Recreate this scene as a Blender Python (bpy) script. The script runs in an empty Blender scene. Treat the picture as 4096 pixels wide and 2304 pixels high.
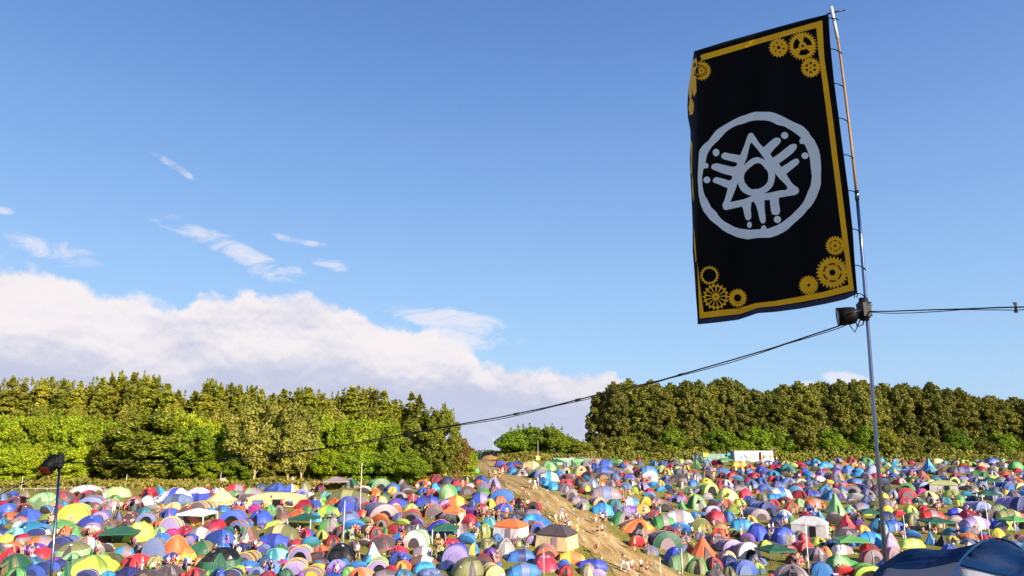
import bpy, bmesh, math, random
import numpy as np
from mathutils import Vector, Matrix, noise as mnoise
from mathutils.geometry import tessellate_polygon
R = math.radians
random.seed(7)
np.random.seed(7)
scene = bpy.context.scene
col = scene.collection

# ---------------------------------------------------------------- camera
F = 2960.0                     # focal length in pixels of the 4096 px wide photograph
PITCH = math.atan(638.0 / F)
cam_d = bpy.data.cameras.new('camera')
cam_d.sensor_width = 36.0
cam_d.lens = 36.0 * F / 4096.0
cam_d.clip_start = 0.1
cam_d.clip_end = 20000
cam = bpy.data.objects.new('camera', cam_d)
col.objects.link(cam)
cam.location = (0, 0, 0)
cam.rotation_euler = (math.pi / 2 + PITCH, 0, 0)
scene.camera = cam
FWD = Vector((0, math.cos(PITCH), math.sin(PITCH)))
UP = Vector((0, -math.sin(PITCH), math.cos(PITCH)))

def ray(px, py):
    return Vector(((px - 2048) / F, 0, 0)) + UP * ((1152 - py) / F) + FWD

def at(px, py, Y):
    d = ray(px, py)
    return d * (Y / d.y)

def uv_of(px, py):
    d = ray(px, py)
    return math.atan2(d.x, d.y), math.atan2(d.z, math.hypot(d.x, d.y))

# ---------------------------------------------------------------- light and exposure
SUN_EL, SUN_DIR = R(23), Vector((0.66, -0.75, 0)).normalized()
sd = bpy.data.lights.new('sun', 'SUN')
sd.energy = 5.0
sd.angle = R(0.5)
sd.color = (1.0, 0.90, 0.74)
sun = bpy.data.objects.new('sun', sd)
col.objects.link(sun)
to_sun = Vector((SUN_DIR.x * math.cos(SUN_EL), SUN_DIR.y * math.cos(SUN_EL), math.sin(SUN_EL)))
sun.rotation_euler = to_sun.to_track_quat('Z', 'Y').to_euler()
scene.view_settings.view_transform = 'Standard'
scene.view_settings.look = 'None'
scene.view_settings.exposure = 1.0
scene.view_settings.gamma = 1.0
scene.render.resolution_x = 1024
scene.render.resolution_y = 576
try:
    scene.cycles.max_bounces = 6
    scene.cycles.transparent_max_bounces = 4
except Exception:
    pass

# ---------------------------------------------------------------- sky
world = bpy.data.worlds.new('World')
scene.world = world
world.use_nodes = True
nt = world.node_tree
nt.nodes.clear()
def N(t, typ, **kw):
    n = t.nodes.new(typ)
    for k, v in kw.items():
        if k == 'inp':
            for i, x in v.items():
                n.inputs[i].default_value = x
        else:
            setattr(n, k, v)
    return n
def MATH(t, op, a, b=None, c=None, clamp=False):
    n = t.nodes.new('ShaderNodeMath'); n.operation = op; n.use_clamp = clamp
    for i, x in enumerate((a, b, c)):
        if x is None: continue
        if isinstance(x, (int, float)): n.inputs[i].default_value = x
        else: t.links.new(x, n.inputs[i])
    return n.outputs[0]
def MIXC(t, f, a, b, blend='MIX'):
    n = t.nodes.new('ShaderNodeMix'); n.data_type = 'RGBA'; n.blend_type = blend
    for i, x in ((0, f), (6, a), (7, b)):
        if isinstance(x, (int, float)): n.inputs[i].default_value = x
        elif isinstance(x, tuple): n.inputs[i].default_value = x if len(x) == 4 else (*x, 1)
        else: t.links.new(x, n.inputs[i])
    return n.outputs[2]
def RANGE(t, x, a, b, c=0.0, d=1.0, smooth=True):
    n = t.nodes.new('ShaderNodeMapRange')
    n.interpolation_type = 'SMOOTHSTEP' if smooth else 'LINEAR'
    t.links.new(x, n.inputs[0])
    for i, v in ((1, a), (2, b), (3, c), (4, d)): n.inputs[i].default_value = v
    return n.outputs[0]
def NOISE(t, vec, scale, detail=6, rough=0.55, dist=0.0):
    n = t.nodes.new('ShaderNodeTexNoise')
    n.inputs['Scale'].default_value = scale; n.inputs['Detail'].default_value = detail
    n.inputs['Roughness'].default_value = rough; n.inputs['Distortion'].default_value = dist
    if vec is not None: t.links.new(vec, n.inputs['Vector'])
    return n.outputs[0]
def XYZ(t, x, y, z):
    n = t.nodes.new('ShaderNodeCombineXYZ')
    for i, v in enumerate((x, y, z)):
        if isinstance(v, (int, float)): n.inputs[i].default_value = v
        else: t.links.new(v, n.inputs[i])
    return n.outputs[0]

tc = N(nt, 'ShaderNodeTexCoord')
sep = N(nt, 'ShaderNodeSeparateXYZ')
nt.links.new(tc.outputs['Generated'], sep.inputs[0])
dx, dy, dz = sep.outputs
hor = MATH(nt, 'SQRT', MATH(nt, 'ADD', MATH(nt, 'MULTIPLY', dx, dx), MATH(nt, 'MULTIPLY', dy, dy)))
AZ = MATH(nt, 'ARCTAN2', dx, dy)
EL = MATH(nt, 'ARCTAN2', dz, hor)
sky = N(nt, 'ShaderNodeTexSky')
sky.sky_type = 'NISHITA'
sky.sun_disc = False
sky.sun_elevation = SUN_EL
sky.sun_rotation = math.atan2(SUN_DIR.x, SUN_DIR.y)
sky.altitude = 100
sky.air_density = 1.25
sky.dust_density = 0.6
sky.ozone_density = 2.0
nt.links.new(XYZ(nt, dx, dy, MATH(nt, 'MAXIMUM', dz, 0.02)), sky.inputs['Vector'])
SKY_STRENGTH = 0.075
skyc = MIXC(nt, 1.0, sky.outputs[0], (SKY_STRENGTH,) * 3, 'MULTIPLY')
hsv = N(nt, 'ShaderNodeHueSaturation')
hsv.inputs['Saturation'].default_value = 1.12
hsv.inputs['Value'].default_value = 1.0
nt.links.new(skyc, hsv.inputs['Color'])
skyc = hsv.outputs[0]
gr = N(nt, 'ShaderNodeValToRGB')
gr.color_ramp.interpolation = 'B_SPLINE'
el_ = gr.color_ramp.elements
el_[0].position = 0.0; el_[0].color = (0.225, 0.345, 0.50, 1)
el_[1].position = 1.0; el_[1].color = (0.034, 0.088, 0.25, 1)
for p_, c_ in ((.18, (0.188, 0.312, 0.500)), (.42, (0.128, 0.236, 0.445)), (.70, (0.070, 0.150, 0.360))):
    e_ = el_.new(p_); e_.color = (*c_, 1)
nt.links.new(RANGE(nt, EL, 0.0, 0.72, smooth=False), gr.inputs[0])
skyc = MIXC(nt, 0.80, skyc, gr.outputs[0])
# cloud bank: elevation of its upper edge as a curve over azimuth
bank = [(-900, 1040), (-300, 1030), (0, 1052), (130, 1060), (300, 1095), (420, 1165), (620, 1190), (720, 1240), (800, 1150), (1000, 1165),
        (1090, 1215), (1200, 1172), (1420, 1225), (1460, 1275), (1560, 1290), (1750, 1320), (1880, 1380), (1930, 1440), (2060, 1478),
        (2180, 1455), (2330, 1478), (2450, 1500), (2560, 1580), (2700, 1760), (4600, 1800)]
A0, A1 = -1.0, 1.0
fc = N(nt, 'ShaderNodeFloatCurve')
cm = fc.mapping
cv = cm.curves[0]
pts = []
for px, py in bank:
    a, e = uv_of(px, py)
    pts.append(((a - A0) / (A1 - A0), max(0.0, e) / 0.5))
cv.points[0].location = (0.0, pts[0][1]); cv.points[1].location = (1.0, 0.0)
for x, y in pts:
    p = cv.points.new(x, y); p.handle_type = 'VECTOR'
cm.update()
nt.links.new(RANGE(nt, AZ, A0, A1, smooth=False), fc.inputs['Value'])
top = MATH(nt, 'MULTIPLY', fc.outputs[0], 0.5)
P = XYZ(nt, AZ, MATH(nt, 'MULTIPLY', EL, 1.25), 0.0)
n1 = NOISE(nt, P, 14, 8, 0.55, 0.2)
n2 = NOISE(nt, P, 42, 6, 0.62, 0.3)
edge = MATH(nt, 'ADD', MATH(nt, 'SUBTRACT', top, EL),
            MATH(nt, 'ADD', MATH(nt, 'MULTIPLY', MATH(nt, 'SUBTRACT', n1, 0.5), 0.062), MATH(nt, 'MULTIPLY', MATH(nt, 'SUBTRACT', n2, 0.5), 0.030)))
m_bank = RANGE(nt, edge, -0.003, 0.014)
# shading of the bank: sunlit crowns above grey bases
P2 = XYZ(nt, MATH(nt, 'MULTIPLY', AZ, 0.85), MATH(nt, 'MULTIPLY', EL, 2.0), 3.3)
n3 = NOISE(nt, P2, 8, 9, 0.52, 0.3)
n4 = NOISE(nt, XYZ(nt, AZ, MATH(nt, 'MULTIPLY', MATH(nt, 'ADD', EL, 0.007), 1.25), 0.0), 14, 8, 0.55, 0.2)
relief = MATH(nt, 'MULTIPLY', MATH(nt, 'SUBTRACT', n1, n4), 2.3)
lit = MATH(nt, 'ADD', MATH(nt, 'ADD', MATH(nt, 'MULTIPLY', MATH(nt, 'SUBTRACT', n3, 0.5), 2.2), relief), MATH(nt, 'MAXIMUM', MATH(nt, 'MULTIPLY', RANGE(nt, EL, 0.055, 0.145, 0.10, 0.95), RANGE(nt, edge, 0.26, 0.10, 0.55, 1.0)), RANGE(nt, edge, 0.060, 0.015, 0.0, 1.05)))
lit = RANGE(nt, lit, 0.0, 1.15)
cloudc = MIXC(nt, lit, (0.285, 0.300, 0.385), (0.475, 0.445, 0.450))
# horizon mist at the foot of the bank
cloudc = MIXC(nt, RANGE(nt, EL, 0.10, 0.0, 0.0, 0.45), cloudc, (0.265, 0.305, 0.415))
m = m_bank
out = MIXC(nt, MATH(nt, 'MULTIPLY', m, 0.97), skyc, cloudc)
# separate wisps: centre px, half size px, tilt, strength
wisps = [(210, 1000, 150, 42, 12, 1.0), (690, 660, 150, 13, 25, .6), (760, 935, 120, 22, 12, .75), (900, 985, 200, 42, 20, 1.1), (1150, 950, 60, 18, 12, .7),
         (1100, 1085, 110, 40, 10, .9), (1320, 1055, 90, 22, 12, .75), (1780, 1275, 240, 36, 5, 1.35), (1880, 1335, 150, 55, 12, 1.2),
         (10, 840, 40, 14, 0, .8), (3400, 1522, 80, 30, 10, 1.9), (3230, 1540, 34, 18, 0, 1.5), (1240, 973, 90, 10, 5, .6),
         (1500, 1105, 50, 12, 0, .35), (2080, 1360, 60, 14, -30, .4), (1840, 1235, 60, 8, 5, .4)]
Pw = XYZ(nt, AZ, MATH(nt, 'MULTIPLY', EL, 2.6), 7.7)
nw = NOISE(nt, Pw, 15, 9, 0.66, 0.7)
acc = None
for px, py, sx, sy, tilt, st in wisps:
    a, e = uv_of(px, py)
    ca, sa = math.cos(R(tilt)), math.sin(R(tilt))
    ax = MATH(nt, 'SUBTRACT', AZ, a); ey = MATH(nt, 'SUBTRACT', EL, e)
    u = MATH(nt, 'MULTIPLY', MATH(nt, 'SUBTRACT', MATH(nt, 'MULTIPLY', ax, ca), MATH(nt, 'MULTIPLY', ey, sa)), F * 0.9 / sx)
    v = MATH(nt, 'MULTIPLY', MATH(nt, 'ADD', MATH(nt, 'MULTIPLY', ax, sa), MATH(nt, 'MULTIPLY', ey, ca)), F * 0.9 / sy)
    r2 = MATH(nt, 'ADD', MATH(nt, 'MULTIPLY', u, u), MATH(nt, 'MULTIPLY', v, v))
    g = RANGE(nt, r2, 1.6, 0.0, 0.0, st)
    acc = g if acc is None else MATH(nt, 'MAXIMUM', acc, g)
mw = RANGE(nt, MATH(nt, 'ADD', MATH(nt, 'MULTIPLY', acc, 0.42), MATH(nt, 'MULTIPLY', nw, 1.9)), 1.08, 1.62)
mw = MATH(nt, 'MULTIPLY', mw, MATH(nt, 'MINIMUM', MATH(nt, 'MULTIPLY', acc, 3.0), 0.85))
out = MIXC(nt, mw, out, (0.42, 0.42, 0.47))
bg = N(nt, 'ShaderNodeBackground')
nt.links.new(out, bg.inputs['Color'])
bg.inputs['Strength'].default_value = 1.0
wo = N(nt, 'ShaderNodeOutputWorld')
nt.links.new(bg.outputs[0], wo.inputs['Surface'])
world.cycles.sampling_method = 'MANUAL'
world.cycles.sample_map_resolution = 512

# ---------------------------------------------------------------- helpers
def lin(c):
    return tuple(((x / 255.0) / 12.92 if x <= 10 else (((x / 255.0) + 0.055) / 1.055) ** 2.4) for x in c)

def tag(o, label=None, cat=None, group=None, kind=None):
    if label: o['label'] = label
    if cat: o['category'] = cat
    if group: o['group'] = group
    if kind: o['kind'] = kind
    return o

def empty(name, loc, rz=0.0):
    o = bpy.data.objects.new(name, None)
    o.empty_display_size = 0.3
    o.location = loc
    o.rotation_euler = (0, 0, rz)
    col.objects.link(o)
    return o

class MB:
    """collects faces for one mesh"""
    def __init__(s):
        s.v = []; s.f = []; s.m = []; s.sm = []
    def add(s, vs, fs, mi=0, smooth=False):
        o = len(s.v)
        s.v += [tuple(p) for p in vs]
        for k, f in enumerate(fs):
            s.f.append([i + o for i in f])
            s.m.append(mi[k] if isinstance(mi, list) else mi)
            s.sm.append(smooth)
    def box(s, c, size, mi=0, rot=None):
        x, y, z = (k / 2 for k in size)
        vs = [Vector((a * x, b * y, d * z)) for a in (-1, 1) for b in (-1, 1) for d in (-1, 1)]
        if rot is not None: vs = [rot @ p for p in vs]
        vs = [p + Vector(c) for p in vs]
        s.add(vs, [(0, 1, 3, 2), (4, 6, 7, 5), (0, 4, 5, 1), (2, 3, 7, 6), (0, 2, 6, 4), (1, 5, 7, 3)], mi)
    def tube(s, pts, r, n=8, mi=0, cap=True, smooth=True):
        pts = [Vector(p) for p in pts]
        rs = r if isinstance(r, (list, tuple)) else [r] * len(pts)
        vs = []
        prev = None
        for i, p in enumerate(pts):
            t = (pts[min(i + 1, len(pts) - 1)] - pts[max(i - 1, 0)])
            if t.length < 1e-9: t = Vector((0, 0, 1))
            t.normalize()
            if prev is None:
                a = Vector((0, 0, 1)) if abs(t.z) < 0.9 else Vector((1, 0, 0))
                u = t.cross(a).normalized()
            else:
                u = (prev - t * prev.dot(t)).normalized()
            prev = u
            w = t.cross(u)
            for k in range(n):
                an = 2 * math.pi * k / n
                vs.append(p + (u * math.cos(an) + w * math.sin(an)) * rs[i])
        fs = []
        for i in range(len(pts) - 1):
            for k in range(n):
                fs.append((i * n + k, i * n + (k + 1) % n, (i + 1) * n + (k + 1) % n, (i + 1) * n + k))
        if cap:
            fs.append(tuple(range(n - 1, -1, -1)))
            fs.append(tuple(range((len(pts) - 1) * n, len(pts) * n)))
        s.add(vs, fs, mi, smooth)
    def grid(s, rows, mi=0, closed=False, smooth=True, mfun=None):
        n = len(rows[0]); vs = [p for r in rows for p in r]; fs = []; ms = []
        for i in range(len(rows) - 1):
            for k in range(n if closed else n - 1):
                k2 = (k + 1) % n
                fs.append((i * n + k, i * n + k2, (i + 1) * n + k2, (i + 1) * n + k))
                ms.append(mfun(i, k) if mfun else mi)
        s.add(vs, fs, ms, smooth)
    def ellipsoid(s, c, r, n=10, m=6, mi=0, zmin=-1.0):
        rows = []
        for i in range(m + 1):
            ph = -math.pi / 2 + math.pi * i / m
            zz = max(zmin, math.sin(ph)); cc = math.cos(ph) if math.sin(ph) >= zmin else math.sqrt(max(0, 1 - zmin * zmin))
            rows.append([(c[0] + r[0] * cc * math.cos(2 * math.pi * k / n), c[1] + r[1] * cc * math.sin(2 * math.pi * k / n), c[2] + r[2] * zz) for k in range(n)])
        s.grid(rows, mi, closed=True)
    def mesh(s, name):
        me = bpy.data.meshes.new(name)
        me.from_pydata(s.v, [], s.f)
        me.polygons.foreach_set('material_index', s.m)
        me.polygons.foreach_set('use_smooth', s.sm)
        me.update()
        return me
    def build(s, name, mats, parent=None):
        me = s.mesh(name)
        for m_ in (mats if isinstance(mats, (list, tuple)) else [mats]): me.materials.append(m_)
        o = bpy.data.objects.new(name, me)
        col.objects.link(o)
        if parent is not None: o.parent = parent
        return o

def hermite(tab, x):
    if x <= tab[0][0]: return tab[0][1]
    if x >= tab[-1][0]: return tab[-1][1]
    for i in range(len(tab) - 1):
        if x <= tab[i + 1][0]: break
    x0, y0 = tab[i]; x1, y1 = tab[i + 1]
    def sl(j):
        if j <= 0 or j >= len(tab) - 1:
            k = min(max(j, 0), len(tab) - 2)
            return (tab[k + 1][1] - tab[k][1]) / (tab[k + 1][0] - tab[k][0])
        a = (tab[j][1] - tab[j - 1][1]) / (tab[j][0] - tab[j - 1][0]); b = (tab[j + 1][1] - tab[j][1]) / (tab[j + 1][0] - tab[j][0])
        return 0.0 if a * b <= 0 else 2 * a * b / (a + b)
    h = x1 - x0; t = (x - x0) / h
    return ((2 * t ** 3 - 3 * t * t + 1) * y0 + (t ** 3 - 2 * t * t + t) * h * sl(i) + (-2 * t ** 3 + 3 * t * t) * y1 + (t ** 3 - t * t) * h * sl(i + 1))

def lerp_tab(tab, x):
    if x <= tab[0][0]: return tab[0][1]
    for i in range(len(tab) - 1):
        if x <= tab[i + 1][0]:
            t = (x - tab[i][0]) / (tab[i + 1][0] - tab[i][0])
            return tab[i][1] * (1 - t) + tab[i + 1][1] * t
    return tab[-1][1]

# ---- principled based materials
_mats = {}
def simple_mat(name, rgb, rough=0.6, metal=0.0, spec=0.4, noise_amt=0.12, scale=3.0, bump=0.0, srgb=True):
    key = name
    if key in _mats: return _mats[key]
    m_ = bpy.data.materials.new(name); m_.use_nodes = True
    t = m_.node_tree; b = t.nodes['Principled BSDF']
    c = lin(rgb) if srgb else rgb
    oc = N(t, 'ShaderNodeTexCoord')
    nz = NOISE(t, oc.outputs['Object'], scale, 5, 0.6)
    f = RANGE(t, nz, 0.25, 0.75, 1 - noise_amt, 1 + noise_amt, smooth=False)
    v = N(t, 'ShaderNodeHueSaturation'); v.inputs['Color'].default_value = (*c, 1)
    t.links.new(f, v.inputs['Value'])
    t.links.new(v.outputs[0], b.inputs['Base Color'])
    b.inputs['Roughness'].default_value = rough; b.inputs['Metallic'].default_value = metal
    b.inputs['Specular IOR Level'].default_value = spec
    if bump:
        bn = N(t, 'ShaderNodeBump'); bn.inputs['Strength'].default_value = bump; bn.inputs['Distance'].default_value = 0.02
        t.links.new(nz, bn.inputs['Height']); t.links.new(bn.outputs[0], b.inputs['Normal'])
    _mats[key] = m_
    return m_

PAL = dict(blue=(50, 78, 192), navy=(34, 44, 104), sky=(52, 156, 212), azure=(46, 112, 188), teal=(44, 122, 136), slate=(100, 116, 164),
           grey=(142, 122, 128), dark=(72, 60, 62), black=(26, 27, 30), white=(232, 226, 226), lime=(184, 208, 66), green=(80, 152, 72),
           dkgreen=(24, 84, 56), olive=(112, 112, 62), sage=(140, 178, 118), yellow=(236, 196, 62), orange=(230, 110, 48), red=(204, 38, 42),
           crimson=(182, 30, 54), pink=(226, 60, 150), magenta=(190, 50, 140), purple=(108, 54, 156), lilac=(150, 132, 186), brown=(118, 78, 62),
           tan=(196, 150, 112), mint=(126, 200, 190), khaki=(176, 172, 104), cream=(238, 216, 160))
for c_ in list(PAL):
    if c_ not in ('white', 'black', 'cream'): PAL[c_] = tuple(int(min(246, (v * .84 + w * .16) * 1.10)) for v, w in zip(PAL[c_], (176, 164, 176)))
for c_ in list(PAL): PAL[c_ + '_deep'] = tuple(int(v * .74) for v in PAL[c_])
CNAME = dict(sky='bright cyan', azure='mid blue', slate='slate blue', grey='mauve grey', dark='charcoal', dkgreen='dark green', sage='pale green',
             mint='pale turquoise', lime='lime green', blue='royal blue', navy='navy blue', khaki='khaki yellow')
def cname(c): return CNAME.get(c, c)

def fabric(c):
    key = 'fabric_' + c
    if key in _mats: return _mats[key]
    m_ = bpy.data.materials.new(key); m_.use_nodes = True
    t = m_.node_tree; t.nodes.clear()
    rgb = lin(PAL[c])
    oi = N(t, 'ShaderNodeObjectInfo'); tcn = N(t, 'ShaderNodeTexCoord')
    va = N(t, 'ShaderNodeVectorMath'); va.operation = 'ADD'
    t.links.new(tcn.outputs['Object'], va.inputs[0])
    sh = MATH(t, 'MULTIPLY', oi.outputs['Random'], 37.0)
    t.links.new(XYZ(t, sh, sh, 0.0), va.inputs[1])
    hs = N(t, 'ShaderNodeHueSaturation'); hs.inputs['Color'].default_value = (*rgb, 1)
    t.links.new(MATH(t, 'ADD', 0.49, MATH(t, 'MULTIPLY', oi.outputs['Random'], 0.02)), hs.inputs['Hue'])
    t.links.new(MATH(t, 'ADD', 0.84, MATH(t, 'MULTIPLY', MATH(t, 'FRACT', MATH(t, 'MULTIPLY', oi.outputs['Random'], 17.3)), 0.32)), hs.inputs['Value'])
    dirt = RANGE(t, NOISE(t, va.outputs[0], 1.6, 5, 0.65), 0.48, 0.72, 0.0, 0.22)
    cc = MIXC(t, dirt, hs.outputs[0], MIXC(t, 0.5, hs.outputs[0], (0.36, 0.30, 0.22)))
    n_w = NOISE(t, va.outputs[0], 3.2, 4, 0.6, 1.2)
    wv = N(t, 'ShaderNodeTexWave'); wv.inputs['Scale'].default_value = 1.1; wv.inputs['Distortion'].default_value = 7; wv.inputs['Detail'].default_value = 2
    t.links.new(va.outputs[0], wv.inputs['Vector'])
    hgt = MATH(t, 'ADD', n_w, MATH(t, 'MULTIPLY', wv.outputs[1], 0.10))
    bn = N(t, 'ShaderNodeBump'); bn.inputs['Strength'].default_value = 0.6; bn.inputs['Distance'].default_value = 0.08
    t.links.new(hgt, bn.inputs['Height'])
    b = N(t, 'ShaderNodeBsdfPrincipled')
    t.links.new(cc, b.inputs['Base Color']); b.inputs['Roughness'].default_value = 0.45
    b.inputs['Specular IOR Level'].default_value = 0.5
    t.links.new(bn.outputs[0], b.inputs['Normal'])
    tr = N(t, 'ShaderNodeBsdfTranslucent'); t.links.new(cc, tr.inputs['Color']); t.links.new(bn.outputs[0], tr.inputs['Normal'])
    mx = N(t, 'ShaderNodeMixShader'); mx.inputs[0].default_value = 0.28
    t.links.new(b.outputs[0], mx.inputs[1]); t.links.new(tr.outputs[0], mx.inputs[2])
    o = N(t, 'ShaderNodeOutputMaterial'); t.links.new(mx.outputs[0], o.inputs['Surface'])
    _mats[key] = m_
    return m_

def leaf_mat(name, c1, c2, trans=0.3):
    m_ = bpy.data.materials.new(name); m_.use_nodes = True
    t = m_.node_tree; t.nodes.clear()
    at_ = N(t, 'ShaderNodeAttribute'); at_.attribute_name = 'lv'
    oi = N(t, 'ShaderNodeObjectInfo')
    ge = N(t, 'ShaderNodeNewGeometry')
    big = NOISE(t, ge.outputs['Position'], 0.22, 3, 0.6)
    f = MATH(t, 'ADD', MATH(t, 'MULTIPLY', at_.outputs['Fac'], 0.55), MATH(t, 'MULTIPLY', RANGE(t, big, 0.3, 0.7), 0.5), clamp=True)
    c = MIXC(t, f, c1, c2)
    hs = N(t, 'ShaderNodeHueSaturation'); t.links.new(c, hs.inputs['Color'])
    t.links.new(MATH(t, 'ADD', 0.488, MATH(t, 'MULTIPLY', oi.outputs['Random'], 0.022)), hs.inputs['Hue'])
    t.links.new(MATH(t, 'ADD', 0.78, MATH(t, 'MULTIPLY', MATH(t, 'FRACT', MATH(t, 'MULTIPLY', oi.outputs['Random'], 9.7)), 0.42)), hs.inputs['Value'])
    b = N(t, 'ShaderNodeBsdfPrincipled'); t.links.new(hs.outputs[0], b.inputs['Base Color'])
    b.inputs['Roughness'].default_value = 0.55; b.inputs['Specular IOR Level'].default_value = 0.3
    tr = N(t, 'ShaderNodeBsdfTranslucent'); t.links.new(hs.outputs[0], tr.inputs['Color'])
    mx = N(t, 'ShaderNodeMixShader'); mx.inputs[0].default_value = trans
    t.links.new(b.outputs[0], mx.inputs[1]); t.links.new(tr.outputs[0], mx.inputs[2])
    o = N(t, 'ShaderNodeOutputMaterial'); t.links.new(mx.outputs[0], o.inputs['Surface'])
    return m_

# ---------------------------------------------------------------- terrain
ZL = [(-60, 1.0), (0, -1.7), (4, -2.4), (8, -3.4), (20, -7), (40, -12.5), (58, -15.5), (68, -14.6), (78, -12.55), (100, -8.3), (120, -5.65), (150, -4.5), (200, -2.9), (214, -2.9), (260, -7), (400, -25), (1500, -140), (7000, -560)]
ZR = [(-60, 1.0), (0, -1.7), (4, -2.4), (8, -3.4), (20, -7), (40, -12.5), (60, -16.0), (74, -14.8), (82, -13.6), (90, -13.0), (107, -12.0), (128, -9.8), (147, -7.7), (172, -5.0), (200, -3.0), (222, -2.4), (260, -7), (400, -25), (1500, -140), (7000, -560)]
def gz(x, y):
    u = x / max(y, 5.0)
    w = min(1, max(0, (u - 0.02) / 0.26)); w = w * w * (3 - 2 * w)
    z = hermite(ZL, y) * (1 - w) + hermite(ZR, y) * w
    if 60 < y < 215:
        z += 0.16 * mnoise.noise(Vector((x * 0.06, y * 0.06, 0)))
    return z
def gp(x, y, dz=0.0): return Vector((x, y, gz(x, y) + dz))

def on_ground(px, py):
    d = ray(px, py); d = d / d.y
    lo = 72.0
    y = lo
    while y < 215:
        if d.z * y < gz(d.x * y, y): break
        y += 1.0
    a, b = y - 1.0, y
    for _ in range(14):
        c = (a + b) / 2
        if d.z * c < gz(d.x * c, c): b = c
        else: a = c
    return gp(d.x * b, b)
def project(p):
    c = p.dot(FWD)
    return 2048 + F * p.x / c, 1152 - F * p.dot(UP) / c

CROPS = dict(A=(0, 1880, 3.417), B=(650, 1880, 3.417), C=(1300, 1880, 3.417), D=(1950, 1780, 2.766), E=(2600, 1780, 2.766), G=(3650, 1780, 2.765))
CROPS['F'] = (3250, 1780, 2.766)
def full(crop, x, y):
    ox, oy, s_ = CROPS[crop]
    return ox + x / s_, oy + y / s_

# ---------------------------------------------------------------- ground, path
PL = [(-60, 180), (0, 210), (100, 340), (200, 470), (330, 555), (430, 620), (600, 700), (700, 840), (800, 905), (930, 965), (1000, 1080), (1100, 1180), (1250, 1275), (1340, 1370), (1430, 1470), (1560, 1600)]
PR = [(60, 205), (100, 250), (230, 325), (430, 385), (600, 510), (740, 560), (880, 640), (960, 725), (1140, 790), (1230, 830), (1350, 930), (1430, 1010), (1560, 1140), (1730, 1240), (1950, 1310), (2180, 1470), (2300, 1560)]
def resample(pl, n):
    pts_ = [on_ground(*full('D', *p)) if p[1] < 1449 else on_ground(*full('D', p[0], p[1])) for p in pl]
    L = [0]
    for i in range(1, len(pts_)): L.append(L[-1] + (pts_[i] - pts_[i - 1]).length)
    o = []
    for k in range(n):
        s_ = L[-1] * k / (n - 1)
        for i in range(len(L) - 1):
            if s_ <= L[i + 1] + 1e-6: break
        t = (s_ - L[i]) / max(1e-6, L[i + 1] - L[i])
        o.append(pts_[i].lerp(pts_[i + 1], t))
    return o
pl_w, pr_w = resample(PL, 120), resample(PR, 120)

def dirt_at(x, y):
    """0..1 wear of the turf, by distance to the trodden path"""
    best = 9e9; w_ = 1
    for i in range(0, 120, 3):
        a, b = pl_w[i], pr_w[i]
        c = (a + b) / 2; hw = (b - a).length / 2
        d = math.hypot(x - c.x, y - c.y)
        if d - hw < best: best = d - hw
    return max(0.0, min(1.0, 0.5 - best / 4.0))

_d = (pl_w[90] + pr_w[90]) / 2 - (pl_w[10] + pr_w[10]) / 2
RUT = math.atan2(_d.x, _d.y) if _d.y > 0 else math.atan2(-_d.x, -_d.y)   # turns the path's direction onto +Y
def ground_mat(name, base_dirt):
    m_ = bpy.data.materials.new(name); m_.use_nodes = True
    t = m_.node_tree; b = t.nodes['Principled BSDF']
    ge = N(t, 'ShaderNodeNewGeometry'); pos = ge.outputs['Position']
    at_ = N(t, 'ShaderNodeAttribute'); at_.attribute_name = 'dirt'
    nA = NOISE(t, pos, 0.16, 6, 0.62); nB = NOISE(t, pos, 1.3, 6, 0.65); nC = NOISE(t, pos, 7.0, 4, 0.7)
    grass = MIXC(t, RANGE(t, nA, 0.3, 0.7), (0.165, 0.150, 0.026), (0.275, 0.225, 0.052))
    grass = MIXC(t, RANGE(t, nB, 0.45, 0.75), grass, (0.38, 0.27, 0.085))
    grass = MIXC(t, RANGE(t, nC, 0.35, 0.62, 0.55, 0.0), grass, (0.085, 0.095, 0.016))
    dirt = MIXC(t, RANGE(t, nB, 0.3, 0.7), (0.34, 0.205, 0.080), (0.48, 0.315, 0.130))
    dirt = MIXC(t, RANGE(t, nC, 0.52, 0.8, 0.0, 0.7), dirt, (0.55, 0.41, 0.22))
    mp = N(t, 'ShaderNodeMapping'); mp.inputs['Rotation'].default_value = (0, 0, RUT); mp2 = N(t, 'ShaderNodeMapping'); mp2.inputs['Scale'].default_value = (1.3, 0.06, 1.0)
    t.links.new(pos, mp.inputs['Vector']); t.links.new(mp.outputs[0], mp2.inputs['Vector'])
    nR = NOISE(t, mp2.outputs[0], 1.0, 6, 0.65)
    dirt = MIXC(t, RANGE(t, nR, 0.47, 0.62, 0.0, 0.75), dirt, (0.20, 0.135, 0.048))
    dirt = MIXC(t, RANGE(t, nR, 0.36, 0.46, 0.5, 0.0), dirt, (0.62, 0.47, 0.26))
    # wheel and foot tracks along the path
    f = MATH(t, 'ADD', MATH(t, 'MULTIPLY', at_.outputs['Fac'], 1.5), MATH(t, 'MULTIPLY', MATH(t, 'SUBTRACT', nB, 0.5), 1.3))
    f = MATH(t, 'ADD', f, MATH(t, 'MULTIPLY', MATH(t, 'SUBTRACT', nA, 0.62), 1.4))
    f = RANGE(t, f, 0.25, 0.95)
    t.links.new(MIXC(t, f, grass, dirt), b.inputs['Base Color'])
    b.inputs['Roughness'].default_value = 0.95; b.inputs['Specular IOR Level'].default_value = 0.1
    bn = N(t, 'ShaderNodeBump'); bn.inputs['Strength'].default_value = 0.6; bn.inputs['Distance'].default_value = 0.06
    t.links.new(MATH(t, 'ADD', nC, MATH(t, 'MULTIPLY', nB, 0.8)), bn.inputs['Height']); t.links.new(bn.outputs[0], b.inputs['Normal'])
    return m_
g_mat = ground_mat('field_turf', 0)

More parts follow.
